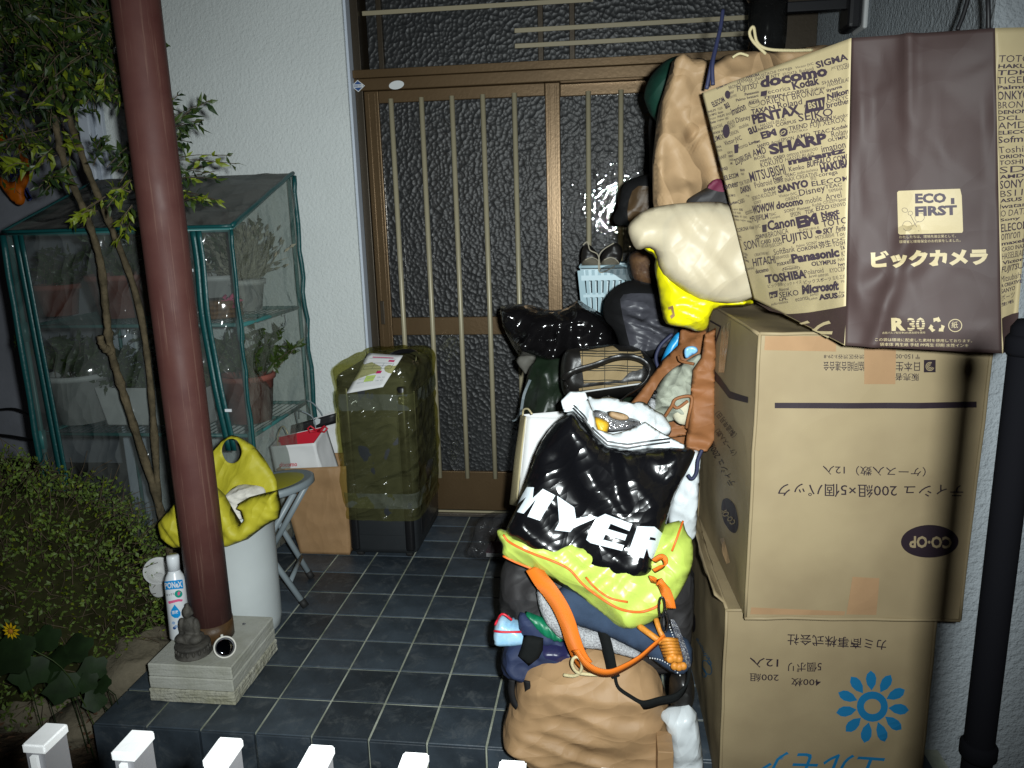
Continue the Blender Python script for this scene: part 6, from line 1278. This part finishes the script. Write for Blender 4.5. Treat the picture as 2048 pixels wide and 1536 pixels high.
# white card bag at the left of the pile
A0, B0 = at(1021, 1015, 2.06), at(1060, 1015, 2.00)
t, pats, o = paper_bag('card_bag', 'stiff white paper bag with cream gusset left of the black printed bag', ring8(at(1036, 1012, 1.99), at(1130, 1012, 1.97), at(1120, 990, 2.16), at(1021, 1006, 2.13), at(1054, 833, 2.02), at(1130, 838, 2.00), at(1128, 822, 2.16), at(1043, 829, 2.14)), 'paper', (.002, 8), 91, .015)
V, Fc = Patch(*[p + Vector((-.003, -.002, 0)) for p in (at(1021, 1008, 2.13), at(1036, 1012, 1.988), at(1054, 833, 2.018), at(1043, 829, 2.14))], bulge=.008).grid(8, 14); obj('cream_gusset', V, Fc, 'cream', t, True, solid=.001)
cord('cord_handle', [(1046, 832, 2.10), (1047, 820, 2.09), (1056, 818, 2.07), (1064, 828, 2.05)], .0028, 'cream', t)
# white sacks beside the boxes
s = soft_thing('white_sheet', 'white cloth squeezed between the black bag and the cartons', 'cloth', [(1372, 900), (1404, 900), (1400, 960), (1394, 1040), (1392, 1085), (1360, 1070), (1335, 1060), (1338, 1000), (1360, 955)], 1.90, .02, 'plastic_white', fold=(.010, .9, 22), seed=61, res=.008, back=1)
cord('blue_cord', [(1404, 900, 1.83), (1396, 920, 1.83), (1393, 945, 1.83), (1384, 958, 1.83), (1376, 950, 1.83)], .0045, 'rope_blue', s.o)
s = soft_thing('white_sack', 'white plastic sack at the bottom between the kraft bag and the lower carton', 'bag', [(1312, 1430), (1340, 1416), (1390, 1408), (1402, 1480), (1410, 1560), (1400, 1600), (1345, 1600), (1338, 1520), (1333, 1450)], 1.56, .030, 'plastic_white', cr=(.012, 10), fold=(.008, .2, 14), ch=1, seed=63, back=1, zmin=GZ + .002)
c0_ = at(1325, 1485, 1.50); t = thing('small_carton', 'corner of a small brown carton at the bottom edge', 'box', (c0_.x + .01, 1.5, GZ)); MB().box(c0_.x - .012, c0_.x + .022, 1.47, 1.54, GZ + .002, c0_.z).make('carton_body', 'kraft', t, bevel=.002)
# kraft bag at the bottom
s = soft_thing('paper_bag', 'bulging kraft paper bag at the bottom of the pile with black handle', 'paper bag', [(1022, 1398), (1004, 1450), (1010, 1484), (1058, 1515), (1100, 1539), (1180, 1575), (1290, 1590), (1335, 1575), (1342, 1460), (1334, 1380), (1290, 1300), (1150, 1270), (1050, 1310)], 1.62, .085, 'kraft_fold', lean=.12, cr=(.003, 8), fold=(.014, 2.05, 8), fold2=(.012, 1.35, 13), ch=2, seed=65, res=.0065, back=.9, zmin=GZ + .002, R=.06)
MB().ribbon(px_path([(1024, 1360, 1.57), (1024, 1390, 1.565), (1034, 1414, 1.56), (1048, 1414, 1.555), (1056, 1395, 1.55), (1054, 1362, 1.55)], 6), Vector((1, -.3, 0)), .014, .004).make('handle', 'fabric_black', s.o, True)
# dark clothes and pouches over it
s = soft_thing('black_holdall', 'black cloth holdall squashed under the lime green bag', 'bag', [(1003, 1118), (998, 1190), (1000, 1235), (1012, 1290), (1060, 1335), (1150, 1350), (1300, 1345), (1378, 1330), (1390, 1210), (1388, 1110), (1200, 1060), (1060, 1080)], 1.76, .13, 'fabric_char', lean=.22, cr=(.016, 11), seed=67, res=.010, back=1, R=.12)
hold = s
MB().ribbon(px_path([(1228, 1350, 1.56), (1234, 1378, 1.545), (1256, 1396, 1.535), (1285, 1410, 1.53), (1320, 1402, 1.53), (1352, 1394, 1.54), (1372, 1370, 1.55), (1378, 1330, 1.56)], 6), Vector((.15, -.35, 1)), .026, .005).make('strap', 'velvet', s.o, True)
MB().ribbon(px_path([(1206, 1262, 1.575), (1216, 1300, 1.565), (1224, 1340, 1.56), (1230, 1356, 1.555)], 5), Vector((1, -.2, 0)), .024, .005).make('strap', 'velvet', s.o, True)
s = soft_thing('navy_bag', 'navy blue cloth bag folded over the top of the kraft bag', 'bag', [(1006, 1290), (1000, 1325), (1004, 1342), (1020, 1352), (1050, 1360), (1080, 1367), (1100, 1352), (1108, 1338), (1200, 1345), (1260, 1330), (1250, 1290), (1160, 1275), (1060, 1262), (1030, 1270)], 1.635, .055, 'fabric_navy', lean=.1, cr=(.008, 14), fold=(.006, 1.2, 20), ch=1, seed=69, res=.008, back=1)
s.decal('satin_panel', [(1085, 1285), (1130, 1290), (1180, 1300), (1190, 1325), (1150, 1332), (1110, 1322), (1086, 1315)], 'satin_navy', .003, 1)
s = soft_thing('blue_pouch', 'glossy light blue pouch with red piping at the left of the pile', 'pouch', [(986, 1268), (990, 1245), (1003, 1226), (1022, 1238), (1042, 1245), (1060, 1262), (1060, 1284), (1030, 1286), (1000, 1288), (990, 1282)], 1.635, .035, 'lightblue', lean=.1, cr=(.004, 16), seed=71, res=.007, back=1)
MB().tube(s.path([(988, 1262), (1005, 1264), (1030, 1264), (1048, 1264)], .002), .0028, 6).make('piping', 'red', s.o, True); MB().tube(s.path([(990, 1250), (1004, 1228), (1024, 1240)], .003), .0028, 6).make('piping', 'red', s.o, True)
s = soft_thing('navy_flap', 'navy cloth flap lying over the light blue pouch', 'cloth', [(1036, 1222), (1056, 1228), (1085, 1250), (1120, 1278), (1136, 1296), (1100, 1292), (1050, 1280), (1038, 1268)], 1.615, .02, 'fabric_navy', lean=.15, cr=(.004, 18), seed=73, res=.007, back=1, ch=1)
s = soft_thing('green_cloth', 'shiny ribbed green cloth peeping out among the dark clothes', 'cloth', [(1046, 1220), (1068, 1228), (1096, 1240), (1122, 1262), (1132, 1284), (1104, 1282), (1082, 1268), (1062, 1246)], 1.612, .018, 'green_rib', lean=.15, fold=(.004, .3, 60), seed=75, res=.005, back=1, ch=1)
s = soft_thing('white_knit', 'white speckled knitted cloth draped under the orange strap', 'cloth', [(1070, 1172), (1090, 1168), (1108, 1205), (1130, 1238), (1160, 1252), (1210, 1262), (1250, 1282), (1290, 1308), (1284, 1322), (1240, 1310), (1200, 1300), (1160, 1296), (1120, 1278), (1096, 1256), (1078, 1222)], 1.60, .022, 'knit', lean=.3, cr=(.003, 14), seed=77, res=.007, back=1, ch=1, R=.02)
s = soft_thing('navy_felt_cloth', 'dark navy felt cloth with sequinned edge under the lime bag', 'cloth', [(1094, 1216), (1104, 1190), (1135, 1165), (1200, 1190), (1290, 1240), (1350, 1262), (1385, 1285), (1386, 1335), (1362, 1353), (1330, 1340), (1296, 1312), (1240, 1284), (1200, 1266), (1140, 1246)], 1.59, .03, 'felt_navy', lean=.35, cr=(.004, 10), seed=79, res=.008, back=1, ch=1, R=.03)
s.decal('sequin_edge', [(1338, 1240), (1350, 1238), (1372, 1290), (1383, 1330), (1376, 1338), (1362, 1300)], 'sequin', .006, 1)
mb = MB()
for k in range(26): q = s.at(*((1336 + 22 * k / 12, 1244 + 62 * k / 12) if k < 13 else (1300 + 60 * (k - 13) / 12, 1316 + 36 * (k - 13) / 12 - 10 * math.sin((k - 13) / 12 * 3))), .006); mb.blob(q, (.0018, .0018, .0018), 6, 5)
mb.make('beads', 'lamp_edge', s.o, True)
# orange braid tassel
t = thing('braided_tassel', 'amber braided leather tassel hanging from the lime bag strap', 'tassel', tuple(at(1345, 1330, 1.52)))
for k in range(7):
    y = 1281 + k * 6.2; MB().tube([at(1318 + k * 2.2, y, 1.525), at(1335 + k * 2.0, y - 2, 1.513), at(1354 + k * 1.6, y - 1, 1.525)], .0052, 8).make('coil', 'braid', t, True)
for x, y in ((1340, 1318), (1350, 1316), (1358, 1318), (1349, 1332), (1358, 1334), (1366, 1332)): MB().blob(at(x, y, 1.512), (.0085, .008, .009), 12, 9).make('bead', 'braid', t, True)
MB().tube(px_path([(1278, 1252, 1.55), (1300, 1268, 1.53), (1322, 1284, 1.52)], 4), .007, 8).make('cord', 'braid', t, True); MB().tube(px_path([(1312, 1238, 1.55), (1320, 1262, 1.53), (1332, 1284, 1.52)], 4), .006, 8).make('cord', 'braid', t, True)
# lime bag
lime = soft_thing('lime_bag', 'lime green nylon bag with orange piping under the black printed bag', 'bag', [(993, 1062), (1000, 1057), (1007, 1060), (1040, 1070), (1100, 1070), (1200, 1075), (1290, 1070), (1333, 1047), (1366, 1039), (1372, 1065), (1387, 1081), (1386, 1134), (1368, 1172), (1347, 1208), (1320, 1235), (1290, 1252), (1253, 1261), (1228, 1250), (1204, 1227), (1143, 1183), (1100, 1158), (1058, 1139), (1020, 1122), (1003, 1112), (1005, 1090), (997, 1078)], 1.63, .045, 'lime', lean=.45, cr=(.004, 10), fold=(.014, .95, 11), fold2=(.006, 2.2, 26), ch=1, seed=81, res=.007, back=1, R=.045)
def pipe_on(S, pts, r=.003, m='orange_trim', off=.002): return MB().tube(S.path(pts, off), r, 6).make('piping', m, S.o, True)
pipe_on(lime, [(1007, 1070), (1020, 1085), (1060, 1105), (1110, 1124), (1140, 1140), (1165, 1168), (1200, 1195), (1240, 1218), (1280, 1224), (1312, 1214), (1320, 1204)]); pipe_on(lime, [(1172, 1155), (1190, 1175), (1220, 1196), (1255, 1204)], .0026); pipe_on(lime, [(1006, 1112), (1030, 1124), (1060, 1136), (1085, 1146)], .0026); pipe_on(lime, [(1366, 1042), (1356, 1070), (1344, 1102)], .0026)
MB().ribbon(px_path([(1300, 1158, 1.55), (1318, 1164, 1.54), (1330, 1180, 1.54), (1338, 1200, 1.53), (1342, 1216, 1.53)], 5), Vector((1, -.3, -.4)), .022, .003).make('webbing_tab', 'webbing', lime.o, True)
MB().ribbon(px_path([(1308, 1122, 1.56), (1322, 1114, 1.555), (1330, 1118, 1.55), (1328, 1130, 1.55), (1316, 1138, 1.55), (1308, 1142, 1.55)], 5), Vector((.4, -.4, 1)), .014, .003).make('webbing_tab', 'webbing', lime.o, True)
MB().ribbon(px_path([(1066, 1135, 1.60), (1082, 1160, 1.575), (1100, 1182, 1.56), (1120, 1212, 1.545), (1135, 1245, 1.53), (1146, 1280, 1.52), (1158, 1310, 1.515), (1172, 1330, 1.512)], 5), Vector((1, -.25, -.2)), .036, .003).make('shoulder_strap', 'webbing', lime.o, True)
MB().ribbon(px_path([(1150, 1300, 1.508), (1168, 1326, 1.503), (1192, 1342, 1.50), (1220, 1346, 1.50), (1250, 1334, 1.50), (1280, 1316, 1.505), (1305, 1294, 1.51), (1330, 1272, 1.52)], 5), Vector((.25, -.5, 1)), .027, .003).make('shoulder_strap', 'webbing', lime.o, True)
t = lime.o; q0_, q1_ = at(1320, 1198, 1.53), at(1332, 1262, 1.52)
for cyy, rx_, ry_ in ((1214, 6, 20), (1244, 6.5, 20)): MB().tube([at(1324 + (cyy - 1214) * .2 + rx_ * math.cos(a), cyy + ry_ * math.sin(a), 1.515) for a in [2 * math.pi * k / 20 for k in range(21)]], .0022, 6, False).make('snap_hook', 'lamp_metal', lime.o, True)
cord('cream_cord', [(1128, 1350, 1.53), (1148, 1352, 1.52), (1160, 1345, 1.515), (1164, 1328, 1.51), (1156, 1314, 1.51), (1146, 1318, 1.51), (1145, 1332, 1.51), (1158, 1346, 1.515), (1195, 1350, 1.525)], .0038, 'cream', hold.o)
s = soft_thing('dark_tag', 'black velvet tab lying on the navy bag', 'tab', [(1048, 1270), (1066, 1271), (1087, 1276), (1086, 1300), (1078, 1316), (1058, 1332), (1036, 1312), (1044, 1290)], 1.575, .012, 'velvet', lean=.15, res=.007, back=1, ch=0)
s = soft_thing('black_pouch', 'black glossy pouch between the pile and the lower carton', 'bag', [(1340, 1345), (1380, 1330), (1390, 1370), (1388, 1410), (1360, 1416), (1336, 1408), (1338, 1375)], 1.60, .04, 'leather', cr=(.008, 16), seed=85, back=1)
# black printed carrier bag
my = soft_thing('carrier_bag', 'glossy black plastic carrier bag with large white letters on the lime bag', 'bag', [(1143, 819), (1106, 848), (1076, 893), (1055, 960), (1036, 1010), (1014, 1052), (1012, 1066), (1024, 1082), (1060, 1107), (1120, 1137), (1200, 1160), (1250, 1169), (1290, 1165), (1313, 1140), (1306, 1126), (1320, 1098), (1330, 1058), (1346, 1000), (1366, 958), (1386, 920), (1392, 900), (1372, 893), (1310, 892), (1250, 898), (1210, 890), (1182, 862), (1160, 832)], 1.69, .065, 'plastic_black', lean=.42, cr=(.009, 7), fold=(.009, .7, 9), ch=1, seed=87, res=.007, back=1, R=.045)
c3 = lambda q: [(960 + a * .24414, 900 + b_ * .24414) for a, b_ in q]
for poly in ([(300, 455), (385, 303), (442, 306), (432, 395), (515, 318), (617, 372), (490, 578), (388, 545), (462, 398), (357, 522), (303, 507), (378, 385)], [(632, 375), (772, 470), (787, 562), (900, 538), (965, 550), (885, 587), (768, 637), (738, 672), (612, 657), (650, 590)],
             [(1025, 523), (1247, 606), (1224, 664), (1070, 604), (1048, 647), (1205, 694), (1187, 742), (1028, 692), (1008, 734), (1180, 780), (1165, 827), (905, 762), (870, 735), (900, 650), (950, 560)], [(1290, 625), (1430, 628), (1502, 692), (1490, 725), (1440, 832), (1415, 907), (1385, 872), (1368, 802), (1340, 887), (1208, 852), (1232, 790)]):
    my.decal('white_letter', c3(poly), 'film_white', .0026)
my.decal('letter_bowl', c3([(1395, 712), (1438, 722), (1440, 742), (1388, 735)]), 'plastic_black', .0042)
cf = Soft('white_cuff', [(1122, 802), (1140, 783), (1170, 783), (1186, 822), (1196, 858), (1226, 868), (1262, 858), (1290, 843), (1325, 866), (1374, 892), (1366, 900), (1310, 898), (1262, 904), (1214, 898), (1186, 870), (1166, 842), (1144, 824), (1128, 824)], 1.735, .008, 'plastic_white', my.o, lean=.42, cr=(.012, 13), seed=89, res=.006, ch=0, R=.008)
for ofs in (0, 7): MB().tube([cf.at(a, b_ - ofs, .004) for a, b_ in ((1146, 816), (1168, 838), (1188, 866), (1215, 890), (1255, 896), (1300, 889), (1340, 884))], .0022, 5).make('cuff_line', 'black', my.o)
Soft('white_lining', [(1168, 786), (1195, 800), (1215, 790), (1260, 808), (1285, 800), (1312, 822), (1330, 828), (1350, 870), (1300, 885), (1220, 880), (1190, 850)], 1.86, .01, 'plastic_white', my.o, lean=.5, cr=(.014, 14), seed=90, res=.008, R=.02)
s = soft_thing('mustard_packet', 'glossy mustard yellow packet inside the black carrier bag', 'packet', [(1185, 832), (1205, 836), (1222, 846), (1214, 868), (1200, 872), (1190, 856)], 1.77, .02, 'mustard', lean=.3, cr=(.008, 20), seed=91, res=.006, back=1)
s = soft_thing('clear_packet', 'crinkled clear and silver packet inside the black carrier bag', 'packet', [(1182, 815), (1230, 830), (1275, 838), (1290, 850), (1250, 862), (1210, 866), (1190, 845)], 1.80, .02, 'foil', lean=.3, cr=(.012, 20), seed=92, res=.007, back=1)
s = soft_thing('tan_envelope', 'tan paper edge inside the black carrier bag', 'envelope', [(1212, 820), (1250, 826), (1262, 838), (1240, 842), (1218, 834)], 1.775, .006, 'kraft_pale', lean=.3, res=.007, back=1)

bpy.data.scenes.remove(TX)
